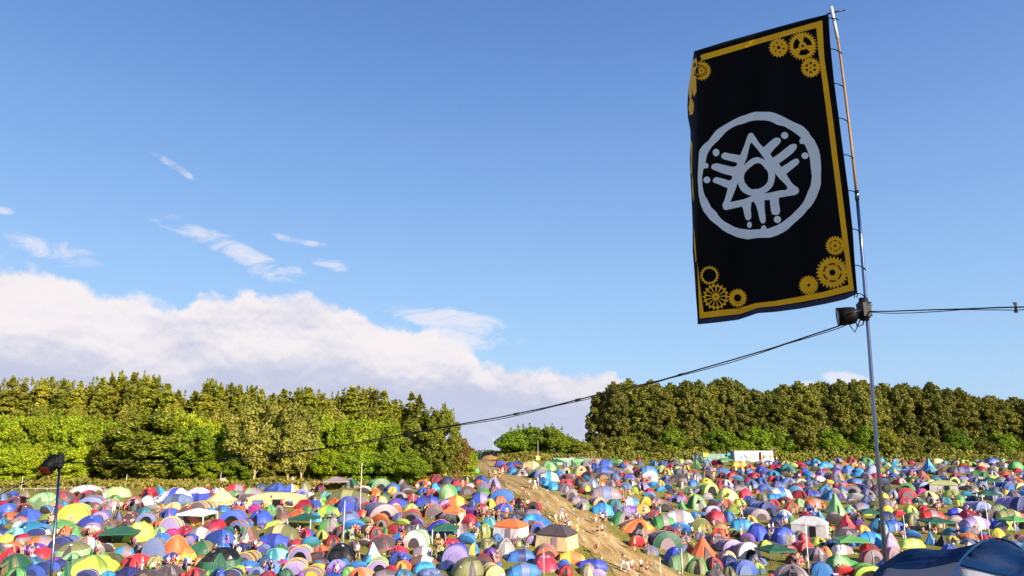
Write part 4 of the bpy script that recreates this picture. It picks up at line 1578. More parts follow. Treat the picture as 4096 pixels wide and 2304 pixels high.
def parts_popup(W, L, H, rnd, cols):
    if cols[0] == cols[1]: cols = [cols[0], cols[0] + '_deep'] + cols[2:]
    seed = rnd.uniform(0, 99); rows = []
    for i in range(9):
        ps = R(62 + (176 - 62) * i / 8)
        Rr = H * (1 if i < 4 else 1) / math.sin(R(75)) * (1 + 0.35 * max(0, (i - 3) / 5))
        r_ = []
        for k in range(15):
            a = math.pi * k / 14
            sx = math.copysign(abs(math.cos(a)) ** .85, math.cos(a)); sz = math.sin(a) ** .9
            x = W / 2 * sx; y = -Rr * math.cos(ps) * sz * (1.0) * (L / (2.2 * H)); z = Rr * math.sin(ps) * sz
            w_ = wr(x, y, z, .05, 2.4, seed)
            r_.append(Vector((x, y - L * .2, max(-.03, z + w_ * sz))))
        rows.append(r_)
    mb = MB(); mb.grid(rows, mfun=lambda i, k: 1 if i in (4, 5) and cols[0] != cols[1] else 0)
    out = [('flysheet', mb, [cols[0], cols[1]])]
    fr_ = rows[0]
    fp = MB(); fp.grid([fr_, [Vector((p.x * .75, p.y * 1.02 - .03, p.z * .7)) for p in fr_], [Vector((p.x * .5, fr_[0].y - .05, max(0, p.z) * .12)) for p in fr_]])
    out.append(('door', fp, [rnd.choice([cols[1], cols[1], 'dark', cols[0]])]))
    out.append(('rim', arc_tube([p * 1.01 for p in fr_], .045), [cols[2] if len(cols) > 2 and cols[2] in PAL else cols[1]]))
    return out

def parts_wedge(W, L, H, rnd, cols):
    if cols[0] == cols[1]: cols = [cols[0], cols[0] + '_deep'] + cols[2:]
    seed = rnd.uniform(0, 99); n, m = 26, 8
    ox = rnd.uniform(-.2, .2) * W
    rows = []
    for i in range(m + 1):
        t_ = i / m
        r_ = []
        for k in range(n):
            th = 2 * math.pi * k / n; c, s_ = math.cos(th), math.sin(th)
            rr = 1 / (abs(c) ** 3 + abs(s_) ** 3) ** (1 / 3)
            rd = (1 - t_) ** 0.72 * (1 - .22 * math.sin(math.pi * t_) * math.cos(2 * th) ** 2)
            x = W / 2 * c * rr * rd + ox * t_ + (.28 * W * c * t_ * (1 - t_)); y = L / 2 * s_ * rr * rd
            w_ = wr(x, y, t_ * 2, .16, 1.9, seed)
            r_.append(Vector((x + w_ * c, y + w_ * s_, H * t_ ** .9 + (w_ * .7 if 0 < t_ else -.03))))
        rows.append(r_)
    mb = MB(); mb.grid(rows, closed=True, mfun=lambda i, k: 1 if (k * 5 // n) % 2 else 0)
    out = [('flysheet', mb, [cols[0], cols[1]])]
    d = MB()
    q = n * 3 // 4
    d.grid([[rows[i][k] + Vector((0, -.04, .0)) for k in range(q - 1, q + 2)] for i in range(0, 5)])
    out.append(('door', d, ['dark' if rnd.random() < .4 else cols[1]]))
    if len(cols) > 2 and cols[2] in PAL:
        for k in (2, n // 2 + 2):
            out.append(('pole', arc_tube([rows[i][k] * 1.01 for i in range(m + 1)], .045), [cols[2]]))
    return out

def parts_cone(W, L, H, rnd, cols, kind):
    seed = rnd.uniform(0, 99)
    n = 24 if kind != 'p' else 20
    sides = dict(p=5, P=12, b=12)[kind]
    wall = .22 * H if kind == 'b' else 0.0
    prof = [(0, 1.0)] + ([(wall, .97), (wall + .01, 1.02)] if wall else []) + [(wall + (H - wall) * t_, (1 - t_) * (1 - .16 * math.sin(math.pi * t_)) + .012) for t_ in ((.0, .12, .25, .4, .55, .7, .85, .95, 1.0) if not wall else (.12, .25, .4, .55, .7, .85, .95, 1.0))]
    rot0 = rnd.uniform(0, 1)
    rows = []
    for z, rd in prof:
        r_ = []
        for k in range(n * 2):
            th = 2 * math.pi * k / (n * 2)
            ph = (th / (2 * math.pi) * sides) % 1
            poly = math.cos(math.pi / sides) / math.cos((ph - .5) * 2 * math.pi / sides) if sides < 9 else 1 - .045 * math.cos(2 * math.pi * ph)
            x = W / 2 * math.cos(th + rot0) * rd * poly; y = L / 2 * math.sin(th + rot0) * rd * poly
            w_ = wr(x, y, z, .06, 1.8, seed) * rd
            r_.append(Vector((x + w_, y + w_, z if z > 0 else -.04)))
        rows.append(r_)
    mb = MB()
    mb.grid(rows, closed=True, mfun=lambda i, k: (int(k / (n * 2) * sides) % 2) if kind != 'p' else (1 if int(k / (n * 2) * sides + .0) % 3 == 2 else 0))
    out = [('canvas', mb, [cols[0], cols[1]])]
    d = MB()
    hd = .55 * H
    k0 = .30 * W
    zz = [0, .3, .6, 1]
    def rad(z):
        return W / 2 * (1 - z / H * .98)
    d.add([Vector((-.16 * W, -L / 2 * .99, 0)), Vector((.16 * W, -L / 2 * .99, 0)), Vector((.0, -(L / 2) * (1 - hd / H) - .06, hd))], [(0, 1, 2)])
    out.append(('door', d, [cols[1] if cols[0] != cols[1] else 'dark']))
    pk = MB(); pk.tube([Vector((0, 0, H * .97)), Vector((0, 0, H * 1.05 + .1))], .04, 6)
    out.append(('centre_pole', pk, ['dark']))
    return out

def parts_cabin(W, L, H, rnd, cols):
    wall, roof = (cols[0], cols[1])
    hw = H * rnd.uniform(.62, .7)
    seed = rnd.uniform(0, 99)
    def ring(kx, ky, z, bulge=0.0):
        r_ = []
        for (ax, ay, bx, by) in ((-1, -1, 1, -1), (1, -1, 1, 1), (1, 1, -1, 1), (-1, 1, -1, -1)):
            for j in range(7):
                t_ = j / 7
                x = (ax * (1 - t_) + bx * t_) * W / 2 * kx; y = (ay * (1 - t_) + by * t_) * L / 2 * ky
                w_ = wr(x, y, z, .07, 1.5, seed)
                r_.append(Vector((x + w_, y + w_, z + (-.06 * math.sin(math.pi * t_) * bulge))))
        return r_
    wl = MB(); wl.grid([ring(1.0, 1.0, -.04), ring(.97, .97, hw * .5), ring(.93, .93, hw)], closed=True, smooth=False)
    rf = MB()
    rows = [ring(.955, .955, hw - .16, .8), ring(.965, .965, hw + .015, .8), ring(.72, .62, hw + (H - hw) * .5, .6), ring(.42, .22, H * .97), ring(.30, .03, H)]
    rf.grid(rows, closed=True, smooth=False); rf.add(rows[-1], [tuple(range(28))])
    out = [('wall', wl, [wall]), ('roof', rf, [roof])]
    for x0, x1, z0, z1, nm, c_ in ((-.36, -.16, .25, .78, 'window', 'slate'), (.02, .20, 0.0, .86, 'door', 'black' if W > 4.5 else rnd.choice([wall, 'grey'])), (.27, .42, .35, .75, 'window', 'slate')):
        if nm == 'window' and (wall != 'cream' or W < 5): continue
        d = MB(); yy = lambda z: -L / 2 * (1 - .07 * z / hw) - .09
        d.add([Vector((x0 * W, yy(z0 * hw), z0 * hw)), Vector((x1 * W, yy(z0 * hw), z0 * hw)), Vector((x1 * W, yy(z1 * hw), z1 * hw)), Vector((x0 * W, yy(z1 * hw), z1 * hw))], [(0, 1, 2, 3)])
        out.append((nm, d, [c_]))
    return out

def parts_gazebo(W, L, H, rnd, cols):
    hw = H * .74; seed = rnd.uniform(0, 9)
    def ring(k, z, sag=0):
        r_ = []
        for (ax, ay, bx, by) in ((-1, -1, 1, -1), (1, -1, 1, 1), (1, 1, -1, 1), (-1, 1, -1, -1)):
            for j in range(6):
                t_ = j / 6
                r_.append(Vector(((ax * (1 - t_) + bx * t_) * W / 2 * k, (ay * (1 - t_) + by * t_) * L / 2 * k, z - sag * math.sin(math.pi * t_))))
        return r_
    cn = MB(); cn.grid([ring(1.0, hw - .24, -.03), ring(1.0, hw, .02), ring(.66, hw + (H - hw) * .30, .08), ring(.33, hw + (H - hw) * .64, .05), ring(.02, H)], closed=True, smooth=False)
    out = [('canopy', cn, [cols[0]])]
    lc = cols[1] if cols[1] in ('white', 'grey') else 'dark'
    for sx in (-1, 1):
        for sy in (-1, 1):
            lg = MB(); lg.tube([Vector((sx * W * .485, sy * L * .485, -.35)), Vector((sx * W * .485, sy * L * .485, hw - .02))], .045 if lc != 'white' else .07, 6)
            out.append(('leg', lg, [lc]))
    return out

def parts_shelter(W, L, H, rnd, cols):
    """white dome event shelter with four arched openings"""
    n, m = 40, 8
    rows = []
    for i in range(m + 1):
        ph = math.pi / 2 * i / m
        r_ = []
        for k in range(n):
            th = 2 * math.pi * (k + .5) / n
            # lower edge rises into an arch between the four feet
            e = abs(math.cos(2 * (th))) ** 1.2
            lowz = .66 * H * e
            z = lowz + (H - lowz) * math.sin(ph)
            c, s_ = math.cos(th), math.sin(th); rr = 1 / (abs(c) ** 3 + abs(s_) ** 3) ** (1 / 3)
            rad = math.sqrt(max(0, 1 - (z / H) ** 2)) ** .9
            if i == m: rad = 0.001
            r_.append(Vector((W / 2 * c * rr * rad, L / 2 * s_ * rr * rad, z)))
        rows.append(r_)
    mb = MB(); mb.grid(rows, closed=True)
    out = [('canopy', mb, [cols[0]])]
    for a in (math.pi / 4, 3 * math.pi / 4):
        c, s_ = math.cos(a), math.sin(a); rr = 1 / (abs(c) ** 3 + abs(s_) ** 3) ** (1 / 3)
        pts_ = [Vector((W / 2 * c * rr * math.cos(t_) , L / 2 * s_ * rr * math.cos(t_), H * math.sin(t_) + .02)) for t_ in [math.pi * j / 14 for j in range(15)]]
        out.append(('pole', arc_tube(pts_, .05), ['grey']))
    return out

TYPE = dict(d='dome tent', D='dome tent with open dark doorway', t='tunnel tent seen side-on', f='hooped tunnel tent facing the camera', w='sagging loose tent', s='small pop-up tent',
            p='pointed tipi tent', P='pleated pyramid tent', b='bell tent', c='upright cabin tent', g='gazebo', h='open event shelter')
TSHORT = dict(d='dome tent', D='open dome tent', t='long tent', f='tunnel tent', w='sagging tent', s='pop-up tent', p='tipi tent', P='pleated tent', b='bell tent', c='cabin tent', g='gazebo', h='shelter')
KNAME = dict(d='dome_tent', D='dome_tent', t='tunnel_tent', f='tunnel_tent', w='ridge_tent', s='pop_up_tent', p='tipi_tent', P='pyramid_tent', b='bell_tent', c='cabin_tent', g='gazebo', h='event_shelter')

items = []
crop = None
for ln in TENTS.splitlines():
    f_ = ln.split()
    if len(f_) == 1: crop = f_[0]; continue
    cx, by, w, h = (float(v) for v in f_[:4])
    s_ = CROPS[crop][2]
    px, py = full(crop, cx, by)
    items.append(dict(px=px, py=py, w=w / s_, h=h / s_, k=f_[4], c=f_[5:]))

def make_parts(it, rnd, W, H):
    k = it['k']; c = list(it['c'])
    if len(c) == 1: c = [c[0], c[0]]
    L = W * rnd.uniform(.85, 1.1)
    if k in 'dD': 
        if W > 3.4: L = W * .75
        return parts_dome(W, L, H, rnd, k, c), L
    if k == 'f': L = W * rnd.uniform(1.2, 1.6); return parts_tunnel(W, L, H, rnd, c), L
    if k == 't':
        L2 = min(W * .75, max(H * 1.5, 1.7)); return parts_tunnel(L2, W, H, rnd, c, axis='x'), L2
    if k == 's': return parts_popup(W, W * 1.1, H, rnd, c), W * .7
    if k == 'w': return parts_wedge(W, W * .8, H, rnd, c), W * .8
    if k in 'pPb': return parts_cone(W, W, H, rnd, c, k), W
    if k == 'c': L = min(W * .8, 3.6); return parts_cabin(W, L, H, rnd, c), L
    if k == 'g': L = W * .9; return parts_gazebo(W, L, H, rnd, c), L
    if k == 'h': return parts_shelter(W, W * .8, H, rnd, c), W * .8

for i, it in enumerate(items):
    if it['py'] > 2300:      # standing below the lower edge of the frame: keep its top where it is
        pass
    g = on_ground(it['px'], it['py'])
    dist = g.dot(FWD)
    it['W'] = it['w'] * dist / F * 1.06; it['dist'] = dist; it['g'] = g
    Hh = it['h'] * dist / F
    slope = (gz(g.x, g.y + 2) - g.z) / 2
    it['H'] = max(.75, Hh - slope * it['W'] * .42)
    it['area'] = it['w'] * it['h']
    if it['k'] == 'g': it['H'] = max(2.1, it['H'])

# labels --------------------------------------------------------------
def base_label(it, short=False):
    c = it['c']
    if short: return f"{cname(c[0])} {TSHORT[it['k']]}"
    two = f" with {cname(c[1])} panels" if len(c) > 1 and c[1] != c[0] else ''
    if len(c) > 2: two += (' and brick pattern' if c[2] == 'brick' else f" and {cname(c[2])} edging" if two else f" with {cname(c[2])} edging")
    return f"{cname(c[0])} {TSHORT[it['k']]}{two}"
used_labels = set()
def nwords(s): return len(s.replace('-', ' ').split())
def rel_words(a, b):
    dx_ = b['px'] - a['px']; dy_ = b['py'] - a['py']
    if abs(dx_) > 1.3 * abs(dy_): return 'left of' if dx_ > 0 else 'right of'
    return 'behind' if dy_ > 0 else 'in front of'
def an(s): return ('an ' if s[0] in 'aeiou' else 'a ') + s
def make_label(it, pool, lead):
    near = sorted((o for o in pool if o is not it), key=lambda o: (o['px'] - it['px']) ** 2 + ((o['py'] - it['py']) * 1.6) ** 2)[:9]
    cand = []
    for o in near: cand.append(f"{lead} {rel_words(it, o)} {an(base_label(o, True))}")
    for i_ in range(len(near)):
        for j_ in range(i_ + 1, len(near)):
            a, b = near[i_], near[j_]
            cand.append(f"{lead}, {rel_words(it, a)} {an(base_label(a, True))}, {rel_words(it, b)} {an(base_label(b, True))}")
    for c in cand[:1] * 0 + cand:
        if nwords(c) <= 16 and c not in used_labels:
            used_labels.add(c); return c
    sh = base_label(it, True)
    for c in cand:
        c = c.replace(lead, sh)
        if nwords(c) <= 16 and c not in used_labels:
            used_labels.add(c); return c
    c = cand[-1].replace(lead, sh); used_labels.add(c); return c

CATS = dict(g='gazebo', h='shelter')
tent_items = [t for t in items if t['k'] not in 'gh']
tent_items.sort(key=lambda t: -t['area'])
NIND = 298
indiv = tent_items[:NIND] + [t for t in items if t['k'] in 'gh']
rest = tent_items[NIND:]

for idx, it in enumerate(indiv):
    rnd = random.Random(1000 + idx * 7)
    parts, L = make_parts(it, rnd, it['W'], it['H'])
    if it['k'] in 'dD': rz = rnd.uniform(-.45, .45)
    elif it['k'] == 't': rz = rnd.uniform(-.25, .3)
    elif it['k'] in 'fs': rz = rnd.uniform(-.35, .5)
    elif it['k'] == 'g': rz = rnd.uniform(-.3, .3)
    elif it['k'] == 'c' and it['W'] < 5: rz = -.5
    else: rz = rnd.uniform(-.2, .2)
    g = it['g']; y = g.y + L * .42
    # stay on the ray through the photograph's column
    x = g.x * y / g.y
    z0 = gz(x, y)
    zf = g.z
    base = Vector((x, y, (z0 + zf) / 2))
    root = empty(KNAME[it['k']], base, rz)
    # settle on the slope
    root.rotation_euler = (math.atan2(z0 - zf, y - g.y) * (.75 if it['k'] not in 'gcb' else .25), 0, rz)
    root.rotation_mode = 'XYZ'
    up_slope = Vector((0, -math.sin(root.rotation_euler[0]), math.cos(root.rotation_euler[0])))
    q = Matrix.Rotation(root.rotation_euler[0], 4, 'X') @ Matrix.Rotation(rz, 4, 'Z')
    root.rotation_euler = q.to_euler()
    it['root'] = root; it['Y'] = y
    for nm, mb, cs in parts:
        mats_ = [fabric(c) for c in cs]
        if len(it['c']) > 2 and it['c'][2] == 'brick' and nm == 'flysheet': mats_ = [None, None]
        o = mb.build(nm, [m_ for m_ in mats_ if m_] , root)
        it.setdefault('parts', []).append(o)
    tag(root, make_label(it, indiv, base_label(it)), CATS.get(it['k'], 'tent'), 'gazebos among the tents' if it['k'] == 'g' else ('tents pitched across the field' if it['k'] != 'h' else None))

# brick patterned fly
bm_ = bpy.data.materials.new('brick_print_fabric'); bm_.use_nodes = True
t = bm_.node_tree
bt = N(t, 'ShaderNodeTexBrick'); tcn = N(t, 'ShaderNodeTexCoord'); mp = N(t, 'ShaderNodeMapping'); mp.inputs['Rotation'].default_value = (R(90), 0, 0)
t.links.new(tcn.outputs['Object'], mp.inputs['Vector']); t.links.new(mp.outputs[0], bt.inputs['Vector'])
bt.inputs['Color1'].default_value = (*lin((215, 205, 190)), 1); bt.inputs['Color2'].default_value = (*lin((190, 180, 170)), 1); bt.inputs['Mortar'].default_value = (*lin((60, 60, 65)), 1)
bt.inputs['Scale'].default_value = 3.0; bt.inputs['Mortar Size'].default_value = .06
t.links.new(bt.outputs[0], t.nodes['Principled BSDF'].inputs['Base Color'])
for it in indiv:
    if len(it['c']) > 2 and it['c'][2] == 'brick':
        for o in it['parts']:
            if o.name.startswith('flysheet'): o.data.materials.append(bm_); o.data.materials.append(bm_)

# the remaining small far tents: one object, past the three hundred that show largest
far = MB(); cidx = {c: i for i, c in enumerate(PAL)}
def add_far(it, rnd):
    parts, L = make_parts(it, rnd, it['W'], it['H'])
    g = it['g']; y = g.y + L * .42; x = g.x * y / g.y
    mtx = Matrix.Translation(Vector((x, y, (gz(x, y) + g.z) / 2))) @ Matrix.Rotation(rnd.uniform(-.4, .4), 4, 'Z')
    for nm, mb, cs in parts:
        if nm == 'pole' and (len(it['c']) < 3): continue
        vs = [mtx @ Vector(v) for v in mb.v]
        o = len(far.v); far.v += [tuple(v) for v in vs]
        for f_, m_, s2 in zip(mb.f, mb.m, mb.sm):
            far.f.append([i + o for i in f_]); far.m.append(cidx[cs[min(m_, len(cs) - 1)]]); far.sm.append(s2)
rnd = random.Random(5)
for it in rest: add_far(it, rnd)
# gaps between the listed tents far up the right-hand slope
def inside_path(x, y):
    for i in range(0, 119):
        if pl_w[i].y >= y >= pl_w[i + 1].y or pl_w[i].y <= y <= pl_w[i + 1].y:
            return x < pr_w[i].x + 1.0 and x > pl_w[i].x - 1.0
    return False
occ = [(it['px'], it['py'] - it['h'] * .4, it['w'] * .5, it['h'] * .5) for it in items]
WPAL = ['blue'] * 5 + ['navy'] * 3 + ['azure'] * 4 + ['sky'] * 4 + ['grey'] * 9 + ['dark'] * 6 + ['slate'] * 6 + ['green'] * 3 + ['olive'] * 3 + ['lime'] * 3 + ['orange'] * 3 + ['crimson'] * 4 + ['red'] * 2 + ['purple'] * 2 + ['white'] * 6 + ['lilac', 'cream', 'mint', 'sky', 'sage', 'lime'] + ['khaki'] * 2 + ['teal', 'lilac', 'sage', 'yellow', 'dkgreen']
nfill = 0
for tr_ in range(9000):
    px = rnd.uniform(2230, 4180); py = 1838 + (rnd.random() ** 1.5) * 300
    if px < 2560 and py > 1935: continue
    sz = 16 + (py - 1838) * .115
    w_, h_ = sz * rnd.uniform(1.5, 2.1), sz * rnd.uniform(.85, 1.15)
    ok = True
    for ox_, oy_, ow, oh in occ:
        if abs(px - ox_) < (ow + w_ / 2) * .66 and abs(py - h_ * .4 - oy_) < (oh + h_ / 2) * .58: ok = False; break
    if not ok: continue
    g = on_ground(px, py)
    if py > 1990 and rnd.random() < .55: continue
    if inside_path(g.x, g.y): continue
    occ.append((px, py - h_ * .4, w_ / 2, h_ / 2))
    dist = g.dot(FWD)
    c1 = rnd.choice(WPAL); c2 = rnd.choice(WPAL) if rnd.random() < .5 else c1
    cc = [c1, c2] + (['red'] if c1 == 'dark' and rnd.random() < .6 else [])
    add_far(dict(px=px, py=py, k=rnd.choice('dddddtfsw'), c=cc, W=w_ * dist / F, H=max(.8, h_ * dist / F - .1), g=g), rnd)
    nfill += 1
for tr_ in range(9000):
    if rnd.random() < .55: px = rnd.uniform(-20, 2100); py = rnd.uniform(1985, 2330)
    elif rnd.random() < .6: px = rnd.uniform(2560, 3560); py = rnd.uniform(2020, 2300)
    else: px = rnd.uniform(3700, 4700); py = rnd.uniform(1900, 2330)
    sz = 27 + (py - 1985) * .055
    w_, h_ = sz * rnd.uniform(1.5, 2.1), sz * rnd.uniform(.8, 1.1)
    if any(abs(px - o[0]) < (o[2] + w_ / 2) * .72 and abs(py - h_ * .4 - o[1]) < (o[3] + h_ / 2) * .66 for o in occ): continue
    g = on_ground(px, py)
    if inside_path(g.x, g.y) or inside_path(g.x - 2, g.y) or inside_path(g.x + 2, g.y): continue
    occ.append((px, py - h_ * .4, w_ / 2, h_ / 2)); dist = g.dot(FWD)
    c1 = rnd.choice(WPAL); c2 = rnd.choice(WPAL) if rnd.random() < .5 else c1
    add_far(dict(px=px, py=py, k=rnd.choice('ddddtfsw'), c=[c1, c2] + (['red'] if c1 == 'dark' else []), W=w_ * dist / F, H=max(.8, h_ * dist / F - .1), g=g), rnd)
    nfill += 1
print('smallest individual', indiv[NIND - 1]['area'])
print('filled', nfill, 'individual', len(indiv), 'rest', len(rest))
fo = far.build('small_tents', [fabric(c) for c in PAL])
tag(fo, 'hundreds of small many-coloured tents packed across the far slope', None, None, 'stuff')

# ---------------------------------------------------------------- people
def skin_mesh(name, nodes, edges, root=0, sub=1):
    me = bpy.data.meshes.new(name)
    me.from_pydata([n_[0] for n_ in nodes], edges, [])
    o = bpy.data.objects.new(name, me); col.objects.link(o)
    sk = o.modifiers.new('skin', 'SKIN')
    for i, n_ in enumerate(nodes):
        r = n_[1]; r = r if isinstance(r, tuple) else (r, r)
        me.skin_vertices[0].data[i].radius = r
        me.skin_vertices[0].data[i].use_root = (i == root)
    sk.use_smooth_shade = True
    if sub: 
        sb = o.modifiers.new('sub', 'SUBSURF'); sb.levels = sub; sb.render_levels = sub
    dg = bpy.context.evaluated_depsgraph_get()
    ev = bpy.data.meshes.new_from_object(o.evaluated_get(dg))
    bpy.data.objects.remove(o)
    vs = [tuple(v.co) for v in ev.vertices]; fs = [tuple(p.vertices) for p in ev.polygons]
    mb = MB(); mb.add(vs, fs, 0, True)
    return mb

def person_proto(pose):
    V_ = Vector
    sit = pose in ('sit', 'ground')
    hipz = .50 if pose == 'sit' else (.16 if pose == 'ground' else .92)
    lean = .04
    pel = V_((0, 0, hipz)); spine = V_((0, -.02, hipz + .22)); chest = V_((0, -lean * .5, hipz + .42)); neck = V_((0, -lean, hipz + .555)); 
    if pose == 'bend':
        spine = pel + V_((0, -.12, .17)); chest = pel + V_((0, -.34, .27)); neck = pel + V_((0, -.48, .28))
    hd = (neck - chest).normalized()
    head0 = neck + hd * .07; head1 = neck + hd * .15; head2 = neck + hd * .235
    nodes = [(pel, (.145, .10)), (spine, (.120, .088)), (chest, (.148, .10)), (neck, .054), (head0 + V_((0, -.01, 0)), (.060, .068)), (head1, (.074, .090)), (head2, (.055, .066))]
    edges = [(0, 1), (1, 2), (2, 3), (3, 4), (4, 5), (5, 6)]
    idx = {}
    def add(n, p, r, par):
        nodes.append((V_(p), r)); edges.append((par, len(nodes) - 1)); idx[n] = len(nodes) - 1; return len(nodes) - 1
    for s_ in (-1, 1):
        sh = chest + V_((s_ * .175, 0, .06 if pose != 'bend' else .0))
        if pose == 'stand': el = sh + V_((s_ * .07, .02, -.27)); ha = el + V_((s_ * .02, -.07, -.24))
        elif pose == 'walk': el = sh + V_((s_ * .06, .10 * s_, -.26)); ha = el + V_((0, -.12 + .08 * s_, -.21))
        elif pose == 'hold': el = sh + V_((s_ * .09, -.02, -.26)); ha = el + V_((-s_ * .10, -.22, .06 if s_ > 0 else -.02))
        elif pose == 'wave': el = sh + V_((s_ * .20, 0, .14)); ha = el + V_((s_ * .14, 0, .22))
        elif pose == 'bend': el = sh + V_((s_ * .04, -.03, -.27)); ha = el + V_((0, -.08, -.22))
        elif pose == 'sit': el = sh + V_((s_ * .07, -.06, -.25)); ha = el + V_((-s_ * .06, -.22, -.03))
        else: el = sh + V_((s_ * .09, .06, -.25)); ha = el + V_((0, -.24, .02))
        a = add(f'sh{s_}', sh, .062, 2); b = add(f'el{s_}', el, .042, a); c = add(f'ha{s_}', ha, .028, b)
        d_ = (ha - el).normalized(); add(f'palm{s_}', ha + d_ * .065, (.022, .036), c)
        hp = pel + V_((s_ * .09, 0, -.05))
        if sit:
            if pose == 'sit': kn = V_((s_ * .16, -.43, .52)); an_ = V_((s_ * .15, -.47, .09)); 
            else: kn = V_((s_ * .2, -.42, .40 if s_ > 0 else .22)); an_ = V_((s_ * .1, -.62 if s_ > 0 else -.40, .08))
        elif pose == 'walk':
            kn = hp + V_((0, -.18 * s_ - .03, -.40)); an_ = V_((s_ * .09, -.27 * s_ + .04, .08 + (.05 if s_ < 0 else 0)))
        else:
            kn = V_((s_ * .115, -.02, .49)); an_ = V_((s_ * .13, .02, .08))
        h_ = add(f'hp{s_}', hp, .088, 0); k_ = add(f'kn{s_}', kn, .055, h_); m1 = add(f'cf{s_}', kn.lerp(an_, .35) + V_((0, .01, 0)), .054, k_); n2 = add(f'an{s_}', an_, .034, m1)
        add(f'ft{s_}', an_ + V_((s_ * .02, -.15, -.045)), (.038, .026), n2)
    body = skin_mesh('body', nodes, edges)
    # face, ears, fingers
    f = V_((0, -1, 0)) if pose != 'bend' else V_((0, -.55, -.83))
    side = V_((1, 0, 0)); up = hd
    body.ellipsoid(tuple(head1 + f * .088 - up * .012), (.011, .016, .02), 6, 4)
    for s_ in (-1, 1): body.ellipsoid(tuple(head1 + side * s_ * .078 - up * .01 - f * .005), (.012, .018, .03), 6, 4)
    for s_ in (-1, 1):
        e = nodes[idx[f'ha{s_}']][0]; p = nodes[idx[f'palm{s_}']][0]; d_ = (p - e).normalized(); w = d_.cross(V_((1, 0, 0)) if abs(d_.x) < .7 else V_((0, 0, 1))).normalized()
        for q, (o_, L_) in enumerate(((-.03, .060), (-.010, .074), (.010, .070), (.03, .055))):
            b = p + w * o_; m_ = b + d_ * L_ * .55; tp = m_ + (d_ * .7 - V_((s_, 0, 0)) * .5).normalized() * L_ * .5
            body.tube([b - d_ * .01, m_, tp], [.010, .009, .007], 5)
        tb = e.lerp(p, .5) + w * .02
        body.tube([tb, tb + w * .03 + d_ * .02, tb + w * .035 + d_ * .05], [.012, .010, .008], 5)
    N0 = nodes
    def sub(names, r):
        keep = names; mp = {k: i for i, k in enumerate(keep)}
        nn = [(N0[k][0], tuple(x + r for x in (N0[k][1] if isinstance(N0[k][1], tuple) else (N0[k][1], N0[k][1])))) for k in keep]
        ee = [(mp[a], mp[b]) for a, b in edges if a in mp and b in mp]
        return nn, ee
    # shirt: chest, upper arms
    nn, ee = sub([0, 1, 2, idx['sh-1'], idx['sh1']], .016)
    ee0 = list(ee)
    for s_ in (-1, 1):
        a = N0[idx[f'sh{s_}']][0]; b = N0[idx[f'el{s_}']][0]
        nn.append((a.lerp(b, .62), (.066, .066))); ee0.append(([0, 1, 2, idx['sh-1'], idx['sh1']].index(idx[f'sh{s_}']), len(nn) - 1))
    shirt = skin_mesh('shirt', nn, ee0)
    nn, ee = sub([0, idx['hp-1'], idx['hp1']], .020)
    for s_ in (-1, 1):
        a = N0[idx[f'hp{s_}']][0]; b = N0[idx[f'kn{s_}']][0]
        nn.append((a.lerp(b, .68), (.085, .085))); ee.append((1 if s_ < 0 else 2, len(nn) - 1))
    shorts = skin_mesh('shorts', nn, ee)
    nn, ee = sub([0] + [idx[f'{q}{s_}'] for s_ in (-1, 1) for q in ('hp', 'kn', 'cf', 'an')], .018)
    trousers = skin_mesh('trousers', nn, ee)
    hair = MB(); c = head1 + up * .035 - f * .018
    hair.ellipsoid(tuple(c), (.090, .102, .095), 12, 7, zmin=-.35)
    hair.ellipsoid(tuple(c - f * .045 - up * .07), (.070, .05, .09), 10, 6)
    longh = MB(); longh.ellipsoid(tuple(c), (.092, .104, .097), 12, 7, zmin=-.35); longh.ellipsoid(tuple(c - f * .06 - V_((0, 0, .14))), (.085, .05, .17), 10, 6)
    shoe = MB()
    for s_ in (-1, 1):
        a = N0[idx[f'an{s_}']][0]; ft = N0[idx[f'ft{s_}']][0]
        shoe.ellipsoid(tuple(a.lerp(ft, .62) + V_((0, 0, -.005))), (.050, .13, .048), 8, 5)
    m_ = {k: v.mesh(k) for k, v in dict(body=body, shirt=shirt, shorts=shorts, trousers=trousers, hair=hair, long_hair=longh, shoes=shoe).items()}
    for v in m_.values(): v.materials.append(None)
    return m_

